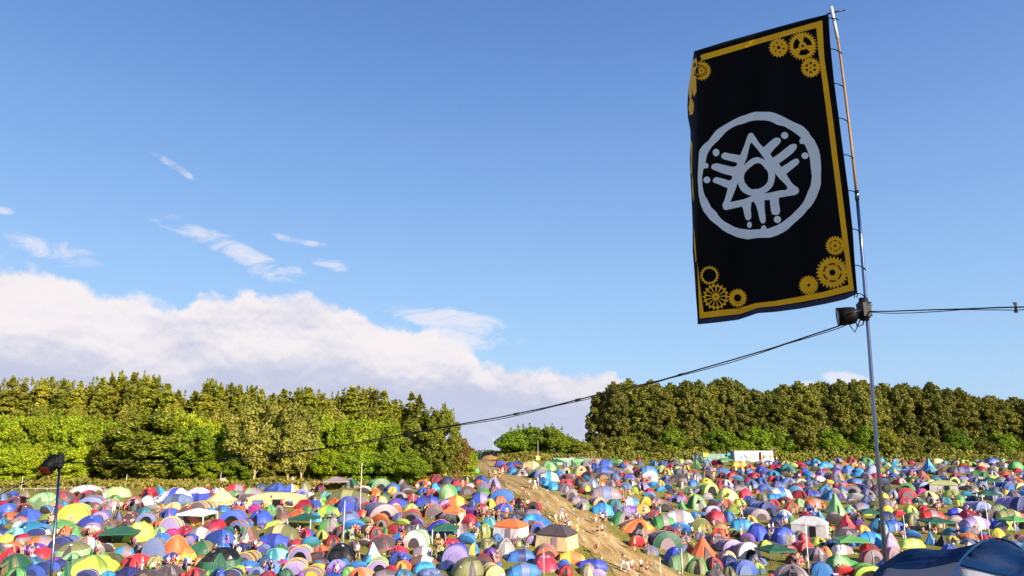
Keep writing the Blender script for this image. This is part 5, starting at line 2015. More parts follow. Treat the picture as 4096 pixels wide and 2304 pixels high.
PROTO = {p: person_proto(p) for p in ('stand', 'walk', 'hold', 'wave', 'bend', 'sit', 'ground')}
SKIN = {'skin': simple_mat('skin_light', (226, 168, 138), .55, noise_amt=.05), 'tan': simple_mat('skin_tanned', (196, 136, 104), .55, noise_amt=.05), 'deep': simple_mat('skin_deep', (104, 66, 48), .5, noise_amt=.05)}
HAIR = [simple_mat('hair_brown', (58, 38, 26), .5), simple_mat('hair_dark', (24, 20, 20), .5), simple_mat('hair_blond', (186, 146, 88), .5)]
def cloth(c): return simple_mat('cloth_' + c, dict(PAL, denim=(70, 96, 140), peach=(240, 160, 120))[c] if c != 'white' else (236, 232, 228), .8, noise_amt=.08, scale=9)
PEOPLE = """D
135 362 90 walk dark black
165 332 80 stand peach white
22 360 92 walk brown denim
85 372 82 stand green dark
470 482 100 stand white crimson
527 492 115 walk white white
556 462 96 stand white lilac
820 827 140 walk blue white
870 872 100 walk grey denim
755 892 95 walk white yellow
860 962 122 walk black black
905 972 140 walk white black
992 1002 132 hold yellow yellow
1200 882 110 stand red white
1250 862 112 stand dark black
1275 892 142 walk white black
1312 852 122 stand slate blue
1215 1012 140 walk black black
1270 1007 132 walk white black
1195 1212 128 bend pink black
1630 1182 160 stand peach black
1500 1382 168 walk dark white
1555 1432 140 walk white white
1602 1422 140 walk white red
1702 1412 150 walk white black
1765 1450 116 walk crimson dark
215 812 120 stand peach red
65 832 130 stand black black
120 832 124 stand dark black
260 1052 100 stand dark black
300 1122 112 stand white purple
335 1100 90 ground white white
405 1122 108 sit dark black
445 722 80 hold white black
375 737 72 sit peach dark
288 702 80 sit peach black
1530 547 96 stand peach pink
1480 542 70 ground red dark
1572 552 64 ground peach white
1840 722 112 stand peach white
1870 737 110 stand grey denim
1908 747 112 stand black white
1932 702 100 stand white black
B
600 227 92 walk navy navy
812 242 145 stand white white
842 244 142 walk white white
1770 217 106 stand white dark
2190 202 110 stand orange dark
2282 192 108 stand orange white
885 1062 158 hold peach pink
985 1082 128 sit white black
1110 1082 130 sit peach denim
1190 1082 130 sit dark denim
1265 1092 132 sit white black
1337 1102 130 sit orange white
1040 1152 120 ground white white
1305 1132 100 sit peach red
1480 1442 215 stand black black
1400 1402 140 sit grey black
70 1322 150 sit white orange
150 1312 132 sit red peach
200 1312 130 sit white red
272 1352 122 sit dark grey
355 1402 222 stand white black
432 1312 100 ground black black
1390 520 70 sit peach dark
1482 502 112 stand dark brown
1590 502 100 sit white white
1650 512 104 sit peach brown
870 542 82 ground dark dark
930 532 72 ground black dark
1040 532 82 sit white grey
1122 532 84 sit orange white
2082 462 84 ground azure white
2162 472 76 ground white white
1872 832 74 ground peach grey
1952 842 72 ground peach denim
A
1165 1372 136 stand peach white
1932 1402 210 stand white white
2082 1442 200 stand white black
2152 1392 200 stand orange black
1650 542 96 sit white brown
1552 572 100 stand white white
1440 545 66 ground peach white
1310 547 70 ground white dark
690 742 150 stand black black
802 702 150 stand white crimson
980 742 80 ground skin brown
640 892 70 ground white white
780 922 92 sit white dark
872 902 78 ground brown dark
1822 1042 120 sit pink purple
440 1282 92 sit white black
1742 552 90 sit peach crimson
2222 540 76 ground orange brown
C
110 692 162 stand skin denim
400 852 122 sit peach orange
1062 882 110 sit crimson black
1200 462 112 stand lime sage
1262 262 84 ground white dark
1352 282 86 ground orange white
1420 282 80 stand white black
1880 262 118 stand peach skin
1940 222 92 stand yellow yellow
2102 662 152 stand black black
2168 682 152 stand grey dark
2292 692 152 stand dark black
2372 692 150 stand dark brown
2172 942 160 stand white tan
2092 922 92 sit white white
1540 1032 122 stand skin black
1592 1082 130 sit peach dark
1642 1042 112 stand grey denim
162 1442 122 sit white black
60 1232 112 ground skin brown
122 1222 108 ground white peach
176 1232 112 ground skin dark
2242 102 100 walk brown blue
2327 112 92 stand green dark
E
360 492 96 stand white white
722 342 118 stand peach brown
102 742 142 stand white black
42 722 122 stand white tan
596 1012 102 stand pink brown
550 1022 108 stand white white
1012 1037 132 hold white white
1322 982 122 stand white black
1365 975 120 stand white black
1470 932 132 stand dark brown
1512 922 124 stand white grey
1112 532 92 stand white white
1592 772 82 sit peach white
1672 777 90 sit dark black
1722 772 82 sit white grey
1782 772 90 sit black white
1832 772 80 sit white white
402 1002 92 wave skin black
242 1142 92 sit peach dark
382 1162 92 sit peach crimson
432 420 88 stand white dark
462 400 80 stand black white
500 410 90 stand white white
532 430 84 stand peach white
448 360 70 stand dark red
1682 1362 152 stand red red
1642 1332 132 stand peach brown
1742 1382 160 stand white grey
702 1392 84 ground white white
1012 1432 122 stand peach crimson
1182 402 64 ground peach dark
1232 422 66 ground skin navy
602 217 80 stand white grey
1402 197 72 stand white navy
1092 190 60 stand yellow dark
1132 192 62 stand peach dark
1172 192 62 stand grey navy
1212 192 60 sit red dark
1372 200 60 ground white dark
1842 282 80 stand white navy
1552 352 60 ground peach dark
1652 362 62 ground white grey
1902 345 64 stand white navy
F
932 982 104 stand white white
1002 1042 102 sit red white
692 952 76 sit peach dark
742 962 80 sit peach white
822 992 106 stand white white
462 762 64 ground peach dark
512 802 72 ground peach brown
872 602 64 ground white dark
762 350 64 ground peach dark
802 372 66 ground white dark
842 362 60 stand white red
882 385 66 ground peach dark
922 372 64 ground peach white
962 392 64 ground dark peach
1002 402 62 ground peach white
1042 402 64 ground dark brown
1082 412 70 stand white dark
722 262 62 stand white dark
872 212 62 stand white white
902 222 62 stand white white
842 262 54 stand yellow dark
1182 292 64 stand red dark
20 402 96 stand peach white
40 762 96 sit peach white
292 1432 90 sit white grey
G
362 152 62 stand white white
382 152 60 stand peach dark
472 140 40 stand white dark
572 302 62 stand dark black
622 502 104 stand peach dark
662 512 92 stand blue azure
702 512 86 stand navy azure
762 502 80 sit peach black
612 722 66 ground white grey
652 762 68 ground peach dark
692 802 72 ground white peach
752 832 76 sit peach black
832 862 84 stand white black
162 942 72 sit white dark
202 962 76 sit skin dark
242 942 70 sit white grey
262 992 76 sit peach white
322 982 72 stand white dark
512 232 62 stand peach white
992 572 112 stand black black
1092 702 72 stand peach brown
1222 862 70 stand pink dark"""
POSE = dict(stand='standing', walk='walking', hold='standing holding something', wave='with raised arms', bend='bending forward', sit='sitting on a folding chair', ground='sitting on the grass')
CL = dict(peach='peach', denim='denim', skin='no')
people = []; crop = None
for ln in PEOPLE.splitlines():
    f_ = ln.split()
    if len(f_) == 1: crop = f_[0]; continue
    px, py = full(crop, float(f_[0]), float(f_[1])); s_ = CROPS[crop][2]
    people.append(dict(px=px, py=py, h=float(f_[2]) / s_, pose=f_[3], top=f_[4], bot=f_[5]))
xr = random.Random(77)
tries = 0
while len(people) < 285 and tries < 6000:
    tries += 1
    if xr.random() < .62: px = xr.uniform(2320, 4090); py = xr.uniform(1880, 2200)
    else: px = xr.uniform(20, 2000); py = xr.uniform(1990, 2290)
    if px > 3500 and py > 2150: continue
    if any(abs(px - o[0]) < o[2] * .92 and abs(py - 6 - o[1]) < o[3] * .95 for o in occ): continue
    if any(abs(px - p['px']) < 9 and abs(py - p['py']) < 14 for p in people): continue
    g = on_ground(px, py)
    if inside_path(g.x, g.y): continue
    ps = xr.choice(['stand', 'stand', 'ground', 'sit', 'hold', 'walk'])
    fh = {'sit': 1.3, 'ground': .95}.get(ps, 1.74)
    people.append(dict(px=px, py=py, h=fh * F / g.dot(FWD), pose=ps, top=xr.choice(['white', 'white', 'peach', 'black', 'dark', 'red', 'grey', 'orange', 'navy', 'yellow']), bot=xr.choice(['black', 'denim', 'dark', 'white', 'grey', 'brown'])))
chair_parts = None
def make_chair(loc, rz, c, label):
    root = empty('camp_chair', loc, rz)
    se = MB(); se.grid([[(-.26, -.22, .42), (0, -.22, .40), (.26, -.22, .42)], [(-.26, .2, .40), (0, .2, .36), (.26, .2, .40)]]); se.build('seat', cloth(c), root)
    ba = MB(); ba.grid([[(-.27, .2, .45), (0, .23, .45), (.27, .2, .45)], [(-.27, .32, .88), (0, .34, .86), (.27, .32, .88)]]); ba.build('backrest', cloth(c), root)
    fm = simple_mat('chair_frame', (40, 40, 44), .4, .6)
    for a in ((-1, -1), (1, -1), (-1, 1), (1, 1)):
        l = MB(); l.tube([(a[0] * .28, a[1] * .22, 0), (-a[0] * .22, a[1] * .2, .42)], .012, 5); l.build('leg', fm, root)
    for a in (-1, 1):
        l = MB(); l.tube([(a * .28, .22, 0), (a * .28, .32, .9)], .012, 5); l.build('upright', fm, root)
    tag(root, label, 'chair', 'camping chairs people sit on')
prnd = random.Random(3)
for i, pn in enumerate(people):
    g = on_ground(pn['px'], min(pn['py'], 2303)); dist = g.dot(FWD)
    if pn['py'] > 2300: 
        d = ray(pn['px'], pn['py']); 
    full_h = {'sit': 1.30, 'ground': .95, 'bend': 1.35, 'wave': 1.72}.get(pn['pose'], 1.74)
    sc = max(.86, min(1.12, pn['h'] * dist / F / full_h))
    rz = {'walk': prnd.choice([.3, .5, -2.4, -2.2]), }.get(pn['pose'], prnd.uniform(-1.2, 1.2))
    root = empty('person', g + Vector((0, 0, 0)), rz)
    root.scale = (sc * .98, sc * .98, sc)
    sk = SKIN['deep'] if (i * 7) % 17 == 3 else SKIN[prnd.choice(['skin', 'skin', 'tan'])]
    pr = PROTO[pn['pose']]
    def put(nm, key, mt):
        o = bpy.data.objects.new(nm, pr[key]); col.objects.link(o); o.parent = root
        o.material_slots[0].link = 'OBJECT'; o.material_slots[0].material = mt
        return o
    put('body', 'body', sk)
    if pn['top'] != 'skin': put('shirt', 'shirt', cloth(pn['top']))
    short = pn['bot'] not in ('denim', 'white', 'navy') or prnd.random() < .4
    if pn['bot'] == 'skin': put('shorts', 'shorts', cloth('tan'))
    else: put('shorts' if short else 'trousers', 'shorts' if short else 'trousers', cloth(pn['bot']))
    lg = prnd.random() < .4
    put('hair', 'long_hair' if lg else 'hair', prnd.choice(HAIR))
    put('shoes', 'shoes', cloth(prnd.choice(['white', 'black', 'dark'])))
    lead = 'person ' + POSE[pn['pose']] + (' bare-chested' if pn['top'] == 'skin' else f" in {cname(pn['top'])} top")
    pn['k'] = 'x'; pn['c'] = ['x', 'x']; pn['g'] = g
    near = sorted(indiv, key=lambda o: (o['px'] - pn['px']) ** 2 + ((o['py'] - pn['py']) * 1.4) ** 2)[:8]
    done = None
    leads = [lead, lead + f" and {cname(pn['bot'])} bottoms" if pn['bot'] != 'skin' else lead]
    for ld in reversed(leads):
        for o in near:
            c = f"{ld} {rel_words(pn, o)} {an(base_label(o, True))}"
            if nwords(c) <= 16 and c not in used_labels: done = c; break
        if done: break
    if not done:
        for a in near:
            for b in near:
                c = f"person in {cname(pn['top'])}, {rel_words(pn, a)} {an(base_label(a, True))}, {rel_words(pn, b)} {an(base_label(b, True))}"
                if a is not b and c not in used_labels and nwords(c) <= 16: done = c; break
            if done: break
    used_labels.add(done)
    tag(root, done, 'person', 'people about the campsite')
    if pn['pose'] == 'sit':
        cc = prnd.choice(['navy', 'red', 'blue', 'black', 'green', 'crimson'])
        lbl = f"{cname(cc)} folding chair " + done[done.find('chair') + 6:] if 'folding chair ' in done else f"{cname(cc)} folding chair " + done[done.find(',') + 2:]
        lbl = ' '.join(lbl.replace('-', ' ').split()[:16])
        if lbl in used_labels: lbl = 'occupied ' + lbl
        used_labels.add(lbl); make_chair(g, rz, cc, lbl)

# ---------------------------------------------------------------- poles, fences, screens, trailer
m_steel = simple_mat('galvanised_steel', (196, 200, 206), .35, .7, noise_amt=.08)
m_white = simple_mat('white_paint', (236, 232, 228), .5, noise_amt=.05)
m_wood = simple_mat('weathered_wood', (176, 150, 112), .85, noise_amt=.25, scale=6)
m_black = simple_mat('black_plastic', (14, 14, 17), .45, noise_amt=.1)
m_rope = simple_mat('black_cable', (12, 12, 18), .6, noise_amt=.05)
# thin white camp poles: (px, top py, foot py, thickness, label)
POLES = [(83, 1906, 1966, .05, 0, 'thin white pole at the left hedge foot by the far left'), (503, 1898, 1942, .05, 0, 'thin white pole at the foot of the left hedge behind the olive tent'),
         (880, 1889, 1950, .05, 0, 'thin grey pole beside two people in white at the hedge'), (1181, 1882, 1933, .05, 0, 'thin dark pole before the hedge behind the yellow tent'),
         (1440, 1850, 2052, .07, 0, 'tall thick white pole rising from among the tents before the hedge end'), (1373, 2001, 2172, .06, 0, 'leaning white pole between blue and grey tents left of centre'),
         (1505, 1873, 1912, .05, 0, 'short thin pole at the hedge right of the tall white pole'), (1818, 1862, 1918, .05, 0, 'thin pole at the right end of the left hedge'),
         (1974, 1749, 1827, .06, 0, 'thin white pole standing alone in the gap against the sky'), (2152, 1762, 1848, .06, 1, 'white pole carrying the square yellow sign'),
         (2216, 1749, 1834, .06, 0, 'left one of the twin white poles before the olive bush'), (2234, 1743, 1836, .06, 0, 'right one of the twin white poles before the olive bush'),
         (2136, 1838, 1885, .05, 0, 'thin white pole in front of the cream tunnel tent'), (2457, 1799, 1834, .06, 0, 'short white pole by the green tent right of the grey screen'),
         (2650, 1737, 1830, .07, 0, 'tall white pole left of the dark green screen'), (2806, 1737, 1830, .05, 0, 'thin grey pole behind the green screen'), (2846, 1790, 1830, .14, 0, 'stout white post behind the green screen'),
         (3003, 1787, 1830, .14, 0, 'stout white post behind the white trailer'), (3189, 1787, 1836, .08, 0, 'white post right of the white trailer'), (3433, 1789, 1840, .08, 0, 'white post left of the flagpole below the trees'),
         (3590, 1793, 1838, .08, 0, 'white post right of the flagpole below the trees'), (3751, 1794, 1838, .08, 0, 'third white post from the right below the trees'), (3889, 1797, 1840, .08, 0, 'second white post from the right below the trees'),
         (4003, 1801, 1838, .07, 0, 'last white post on the right below the trees'), (4059, 1763, 1840, .07, 0, 'tall white pole at the far right before the trees'),
         (2176, 2196, 2303, .05, 0, 'white pole in front of the crimson tent left of the path'), (2411, 2218, 2262, .04, 0, 'short grey stake on the left edge of the lower path'),
         (2344, 2173, 2208, .04, 0, 'short stake beside the path near the grey cabin tent'), (2025, 1926, 1952, .05, 0, 'short wooden stake on the path left of the group of three'),
         (2643, 2228, 2303, .06, 0, 'white pole at the right edge of the lower path'), (2731, 2196, 2303, .06, 0, 'white pole in front of the green tent below the pleated orange tent'),
         (3238, 2098, 2303, .08, 0, 'tall white pole in front of the white cabin tent'), (3364, 2181, 2303, .07, 0, 'white pole in front of the green gazebo left of the flagpole'),
         (3496, 2207, 2261, .06, 0, 'short white pole left of the flagpole foot'), (3548, 2156, 2254, .06, 0, 'white pole just right of the flagpole foot'), (3628, 2060, 2200, .07, 0, 'tall white pole rising behind the big blue tent'),
         (3961, 2004, 2162, .08, 0, 'tallest white pole on the right by the green gazebo'), (3930, 2095, 2165, .08, 0, 'white pole in front of the lilac tunnel tent')]
for px, pt, pb, th, sign, lb in POLES:
    g = on_ground(px, min(pb, 2300))
    tp = at(px, pt, g.y)
    root = empty('white_pole', g)
    mb = MB(); mb.tube([(0, 0, -.2), (prnd.uniform(-.03, .03), 0, (tp.z - g.z) * .5), (0, 0, tp.z - g.z)], [th * .62, th * .55, th * .45], 7)
    mb.build('shaft', m_wood if 'stake' in lb else m_white, root)
    cp = MB(); cp.tube([(0, 0, tp.z - g.z), (0, 0, tp.z - g.z + .05)], th * .62, 7); cp.build('cap', m_steel, root)
    tag(root, lb, 'pole', 'poles standing among the tents')
    if sign:
        s_ = at(px, 1832, g.y - .08)
        sg = MB(); sg.box((0, 0, 0), (.95, .03, .95)); o = sg.build('square_sign', simple_mat('yellow_board', (236, 226, 110), .6)); o.location = s_
        tag(o, 'square pale yellow sign board fixed on a white pole by the gap', 'sign')
for i, (px, pt, pb, lb) in enumerate([(125, 1925, 1953, 'stubby wooden post at the left hedge by the lamp pole'), (373, 1925, 1943, 'wooden post behind the white open shelter'), (602, 1920, 1935, 'short wooden post at the hedge above the red tent'),
                              (1039, 1911, 1937, 'wooden post at the hedge foot below the willows'), (1465, 1898, 1921, 'pale wooden post right of the tall white pole'), (1258, 1908, 1938, 'dark slim wooden post behind the orange clad person')]):
    g = on_ground(px, pb); tp = at(px, pt, g.y)
    mb = MB(); mb.tube([(0, 0, -.2), (0, 0, tp.z - g.z)], .13, 8); o = mb.build('wooden_post', m_wood); o.location = g; tag(o, lb, 'post', 'wooden fence posts along the left hedge')

# pale trackway edging along the top of the field
m_track = simple_mat('pale_panel', (190, 186, 170), .7)
for (xa, xb, py, lb) in ((0, 235, 1963, 'pale low rail along the far left top of the field'), (150, 420, 1958, 'pale low rail behind the white shelter'), (960, 1110, 1941, 'pale low rail behind the blue peaked tent'), (1450, 1640, 1922, 'pale low rail behind the green domes at the hedge')):
    a = on_ground(xa, py); b = on_ground(xb, py)
    mb = MB(); mb.tube([a + Vector((0, 0, .35)), a.lerp(b, .5) + Vector((0, 0, .33)), b + Vector((0, 0, .35))], .035, 6)
    n_ = 5
    for k in range(n_ + 1):
        p = a.lerp(b, k / n_); mb.tube([gp(p.x, p.y, -.1), gp(p.x, p.y, .36)], .04, 5)
    o = mb.build('low_rail', m_track); tag(o, lb, 'rail', 'low rails along the top of the field')

# cloth screens
def screen(name, x0, x1, ytop, ybot, c, label, n=6, win=False):
    a = on_ground(x0, ybot); b = on_ground(x1, ybot)
    root = empty(name, a)
    ha = at(x0, ytop, a.y).z - a.z
    mb = MB(); rows = []
    for j in range(5):
        r_ = []
        for k in range(n * 6 + 1):
            t_ = k / (n * 6); p = a.lerp(b, t_) - a
            w_ = .18 * mnoise.noise(Vector((k * .35, j * .6, x0)))
            r_.append((p.x, p.y + w_ * .8, (gz(a.x + p.x, a.y + p.y) - a.z) + ha * j / 4 - .07 * (j / 4) * abs(math.sin(math.pi * t_ * n))))
        rows.append(r_)
    mb.grid(rows); mb.build('cloth', fabric(c), root)
    for k in range(n + 1):
        p = a.lerp(b, k / n) - a
        l = MB(); l.tube([(p.x, p.y - .04, -.2), (p.x, p.y - .04, ha + .12)], .035, 5); l.build('pole', m_steel, root)
    if win:
        w_ = MB(); p = a.lerp(b, .55) - a; w_.box((p.x, p.y - .2, ha * .6), (1.1, .04, .6)); w_.build('window', fabric('dark'), root)
    tag(root, label, 'windbreak')
    return root
screen('windbreak', 2216, 2291, 1831, 1861, 'sage', 'pale green cloth windbreak, leftmost of the three at the field top')
screen('windbreak', 2293, 2352, 1834, 1862, 'green', 'green cloth windbreak between a pale green and a grey one')
screen('windbreak', 2338, 2405, 1833, 1858, 'grey', 'grey cloth windbreak with a dark window', win=True)
PAL['palescreen'] = (138, 166, 150); PAL['darkscreen'] = (38, 62, 70)
screen('tarpaulin_screen', 2810, 2943, 1814, 1848, 'palescreen', 'long pale green tarpaulin screen left of the white trailer')
screen('tarpaulin_screen', 2774, 2808, 1817, 1850, 'darkscreen', 'dark teal tarpaulin screen at the left end of the pale green one', 2)
g = on_ground(2822, 1848)
mb = MB(); mb.grid([[(k * .4 - .6, .04 * math.sin(k), z) for k in range(4)] for z in (0, .5, 1.0)]); o = mb.build('yellow_banner', fabric('yellow')); o.location = (g.x, g.y - .5, g.z + 1.25); tag(o, 'small yellow cloth banner hanging on the pale green tarpaulin screen', 'banner')
mb = MB(); mb.grid([[(k * .4 - .6, .04 * math.sin(k), z * (1 - .3 * abs(k - 1.5))) for k in range(4)] for z in (0, .4, .8)]); g = on_ground(2918, 1848); o = mb.build('blue_cloth', fabric('sky')); o.location = (g.x, g.y - .5, g.z + 1.6); tag(o, 'pale blue cloth draped over the right end of the green tarpaulin screen', 'cloth')

# white trailer with painted panels
g0, g1 = on_ground(2944, 1851), on_ground(3092, 1851)
Wt = (g1 - g0).length; gt = g0.lerp(g1, .5)
ht = at(2944, 1805, g0.y).z - g0.z
tr = empty('trailer', gt + Vector((0, 1.2, 0)))
mb = MB(); mb.box((0, 0, ht / 2 + .15), (Wt, 2.3, ht - .3)); tr_body = mb.build('body', m_white, tr)
mb = MB(); mb.box((0, 0, ht + .03), (Wt + .16, 2.5, .14)); mb.build('roof', m_white, tr)
mb = MB(); mb.box((.16 * Wt, -1.17, ht * .5 + .1), (.07 * Wt, .05, ht * .8)); mb.build('doorway', simple_mat('dark_red_interior', (70, 14, 14), .8), tr)
for xx in (-.3, .3):
    for yy in (-1.0, 1.0):
        mb = MB(); mb.tube([(xx * Wt, yy - .09, .32), (xx * Wt, yy + .09, .32)], .32, 14); mb.build('wheel', m_black, tr)
arts = [(-.44, .04, .14, 'green'), (-.34, .09, .55, 'sky'), (-.25, .07, .45, 'slate'), (-.21, .05, .6, 'crimson'), (-.11, .10, .4, 'yellow'), (-.04, .06, .5, 'peachart'), (.04, .06, .4, 'lilac'), (.10, .05, .5, 'sage'), (.24, .06, .6, 'red'), (.28, .09, .45, 'green'), (.42, .09, .5, 'orange')]
for i, (xx, ww, hh, c) in enumerate(arts):
    r_ = random.Random(i); n_ = 11; mb = MB(); cz = ht * (.5 + r_.uniform(-.08, .12))
    vs = [(xx * Wt + math.cos(2 * math.pi * k / n_) * ww * Wt * .5 * r_.uniform(.6, 1.1), -1.158 - .004 * (i % 3), cz + math.sin(2 * math.pi * k / n_) * hh * ht * .5 * r_.uniform(.6, 1.0)) for k in range(n_)]
    mb.add(vs, [tuple(range(n_))]); mb.build('painted_panel', simple_mat('mural_' + c, PAL.get(c, (240, 190, 160)), .6, noise_amt=.5, scale=2.5), tr_body)
tag(tr, 'long white trailer with colourful painted side at the top of the field', 'trailer')
tb = MB(); 
for k in range(6): tb.box((0, -1.0 + .0, .12 * k + .05), (Wt * .9, .06, .05))
o = tb.build('pallet_barrier', m_wood); o.location = gt + Vector((0, -.9, 0)); tag(o, 'slatted pale barrier in front of the white trailer', 'barrier')

# gate, mound and tall rails in the gap
g = on_ground(1905, 1850); ga = gp(xat(1895, 200), 200); gb = gp(xat(1976, 200), 200)
root = empty('field_gate', ga)
gl = gb - ga
for hh in (.25, .6, .95, 1.35, 2.15):
    mb = MB(); mb.tube([(0, 0, hh), (gl.x, gl.y, hh + gl.z)], .05 if hh < 2 else .09, 6); mb.build('rail', m_steel, root)
for f_ in (0, .22, .34, 1.0):
    mb = MB(); mb.tube([(gl.x * f_, gl.y * f_, -.3), (gl.x * f_, gl.y * f_, 2.2)], .09, 7); mb.build('post', m_white, root)
tag(root, 'metal field gate with a high top rail between white posts in the gap', 'gate')
mb = MB(); rows = []
for i in range(7):
    ph = math.pi / 2 * i / 6
    rows.append([(4.2 * math.cos(a) * math.cos(ph) * (1 + .15 * mnoise.noise(Vector((a, ph, 2)))), 2.4 * math.sin(a) * math.cos(ph), 1.6 * math.sin(ph) + .25 * mnoise.noise(Vector((a * 2, ph * 3, 1))) - .1) for a in [2 * math.pi * k / 26 for k in range(26)]])
mb.grid(rows, closed=True)
o = mb.build('earth_mound', simple_mat('bare_earth', (158, 118, 78), .95, noise_amt=.3, scale=2, bump=.8)); o.location = gp(xat(1990, 194), 194); tag(o, 'low mound of bare brown earth beside the field gate', 'mound')
mb = MB(); mb.ellipsoid((0, 0, .55), (.5, .45, .55), 10, 6); mb.box((0, -.42, .5), (.5, .15, .5))
g = on_ground(1907, 1898); o = mb.build('rucksack', cloth('green')); o.location = g; tag(o, 'green rucksack standing on the grass left of the path top', 'bag')

# small flags and cloths
g = on_ground(*full('G', 1078, 985)); 
fl = empty('hung_flag', g + Vector((0, -.3, .55)))
def panel(nm, pts_, c, par, y=0.0):
    mb = MB(); mb.add([(p[0], y, p[1]) for p in pts_], [tuple(range(len(pts_)))]); return mb.build(nm, cloth(c), par)
W_, H_ = 1.0, 1.2
panel('green_field', [(-W_ / 2, 0), (W_ / 2, 0), (W_ / 2, H_), (-W_ / 2, H_)], 'green', fl)
panel('black_side', [(-W_ / 2, .12), (-.12, H_ / 2), (-W_ / 2, H_ - .12)], 'black', fl, -.01); panel('black_side', [(W_ / 2, .12), (W_ / 2, H_ - .12), (.12, H_ / 2)], 'black', fl, -.01)
panel('yellow_stripe', [(-W_ / 2, 0), (-W_ / 2 + .2, 0), (W_ / 2, H_), (W_ / 2 - .2, H_)], 'yellow', fl, -.02); panel('yellow_stripe', [(W_ / 2 - .2, 0), (W_ / 2, 0), (-W_ / 2 + .2, H_), (-W_ / 2, H_)], 'yellow', fl, -.03)
tag(fl, 'green, yellow and black flag hanging on the right-hand green gazebo', 'flag')

# litter lying on the grass: nobody could count it
lt = MB(); lr = random.Random(8); lc = ['white', 'white', 'cream', 'sky', 'red', 'grey', 'dark', 'blue']
for _ in range(2200):
    if lr.random() < .5: x = lr.uniform(-52, 20); y = lr.uniform(80, 116)
    else: x = lr.uniform(10, 95); y = lr.uniform(84, 185)
    if abs(x) > y * .7: continue
    r_ = lr.uniform(.05, .20); p = gp(x, y, .02)
    vs = [p + Vector((math.cos(a) * r_ * lr.uniform(.5, 1.2), math.sin(a) * r_ * lr.uniform(.5, 1.2), 0)) for a in (0, 1.5, 3, 4.6)] + [p + Vector((0, 0, r_ * lr.uniform(.5, 1.3)))]
    lt.add(vs, [(0, 1, 4), (1, 2, 4), (2, 3, 4), (3, 0, 4)], lr.randrange(8))
o = lt.build('litter', [cloth(c) for c in lc]); tag(o, 'scattered litter and small camp things on the grass', None, None, 'stuff')
# storage bags and cool boxes beside the nearer tents
n_ = 0
for it in indiv[:150]:
    if it['k'] in 'gh' or lr.random() < .55: continue
    side = lr.choice([-1, 1]); g = it['g']; x = g.x + side * (it['W'] * .5 + .3); y = g.y + lr.uniform(-.3, .5)
    if inside_path(x, y): continue
    c = lr.choice(['blue', 'black', 'red', 'white', 'navy', 'green', 'purple', 'azure'])
    nm = lr.choice(['bag', 'cool_box']); mb = MB(); s_ = lr.uniform(.8, 1.2)
    root = empty(nm, gp(x, y), lr.uniform(-1, 1))
    if nm == 'bag':
        mb.ellipsoid((0, 0, .2 * s_), (.34 * s_, .22 * s_, .24 * s_), 10, 6, zmin=-.8); mb.build('sack', cloth(c), root)
        h2 = MB(); h2.tube([(-.15, 0, .38 * s_), (-.1, 0, .52 * s_), (.1, 0, .52 * s_), (.15, 0, .38 * s_)], .02, 5); h2.build('handle', cloth('dark'), root)
    else:
        mb.box((0, 0, .17 * s_), (.5 * s_, .32 * s_, .34 * s_)); mb.build('box', cloth(c), root)
        h2 = MB(); h2.box((0, 0, .375 * s_), (.54 * s_, .36 * s_, .06 * s_)); h2.build('lid', cloth('white'), root)
    lb = f"small {cname(c)} {'bag' if nm == 'bag' else 'cool box'} beside the {it['root']['label']}"
    lb = ' '.join(lb.replace('-', ' ').split()[:15]).rstrip(',')
    while lb in used_labels: lb = lb.replace('small', 'little', 1) if lb.startswith('small') else 'tiny ' + lb.split(' ', 1)[1]
    used_labels.add(lb)
    tag(root, lb, 'bag' if nm == 'bag' else 'cool box', 'bags and boxes left by the tents'); n_ += 1

# ---------------------------------------------------------------- flagpole, flag, lamps, cables
YP = 9.0
m_silver = simple_mat('aluminium_tube', (112, 120, 146), .22, 1.0, noise_amt=.06)
m_bamboo = simple_mat('bamboo', (150, 108, 50), .6, noise_amt=.2, scale=8, bump=.3)
m_sleeve = simple_mat('white_plastic_sleeve', (196, 194, 196), .5)
def ptube(name, pts_, r, mat, parent, n=12):
    mb = MB(); mb.tube([Vector(p) - parent.location for p in pts_], r, n); return mb.build(name, mat, parent)
foot = at(3545, 2304, YP); d_ = (foot - at(3466, 1230, YP)); 
base = foot + d_ * ((gz(foot.x, YP) - .3 - foot.z) / d_.z)
pole = empty('flagpole', Vector((base.x, base.y, gz(base.x, base.y))))
ptube('metal_shaft', [base, foot, at(3505, 1770, YP), at(3466, 1232, YP), at(3447, 1000, YP), at(3427, 775, YP)], [.0225, .0225, .0225, .022, .021, .02], m_silver, pole)
ptube('collar', [at(3429, 800, YP), at(3426, 762, YP)], .026, m_silver, pole)
ptube('bamboo_section', [at(3426, 770, YP), at(3408, 600, YP), at(3384, 400, YP), at(3362, 230, YP), at(3348, 140, YP)], [.017, .0165, .016, .015, .015], m_bamboo, pole)
ptube('white_sleeve', [at(3350, 154, YP), at(3337, 90, YP), at(3325, 28, YP)], .021, m_sleeve, pole)
ptube('crossbar', [at(3309, 56, YP + .03), at(3345, 47, YP), at(3381, 40, YP - .02)], .011, m_black, pole, 8)
tag(pole, 'tall leaning flagpole of metal tube and bamboo carrying the black flag', 'flagpole')

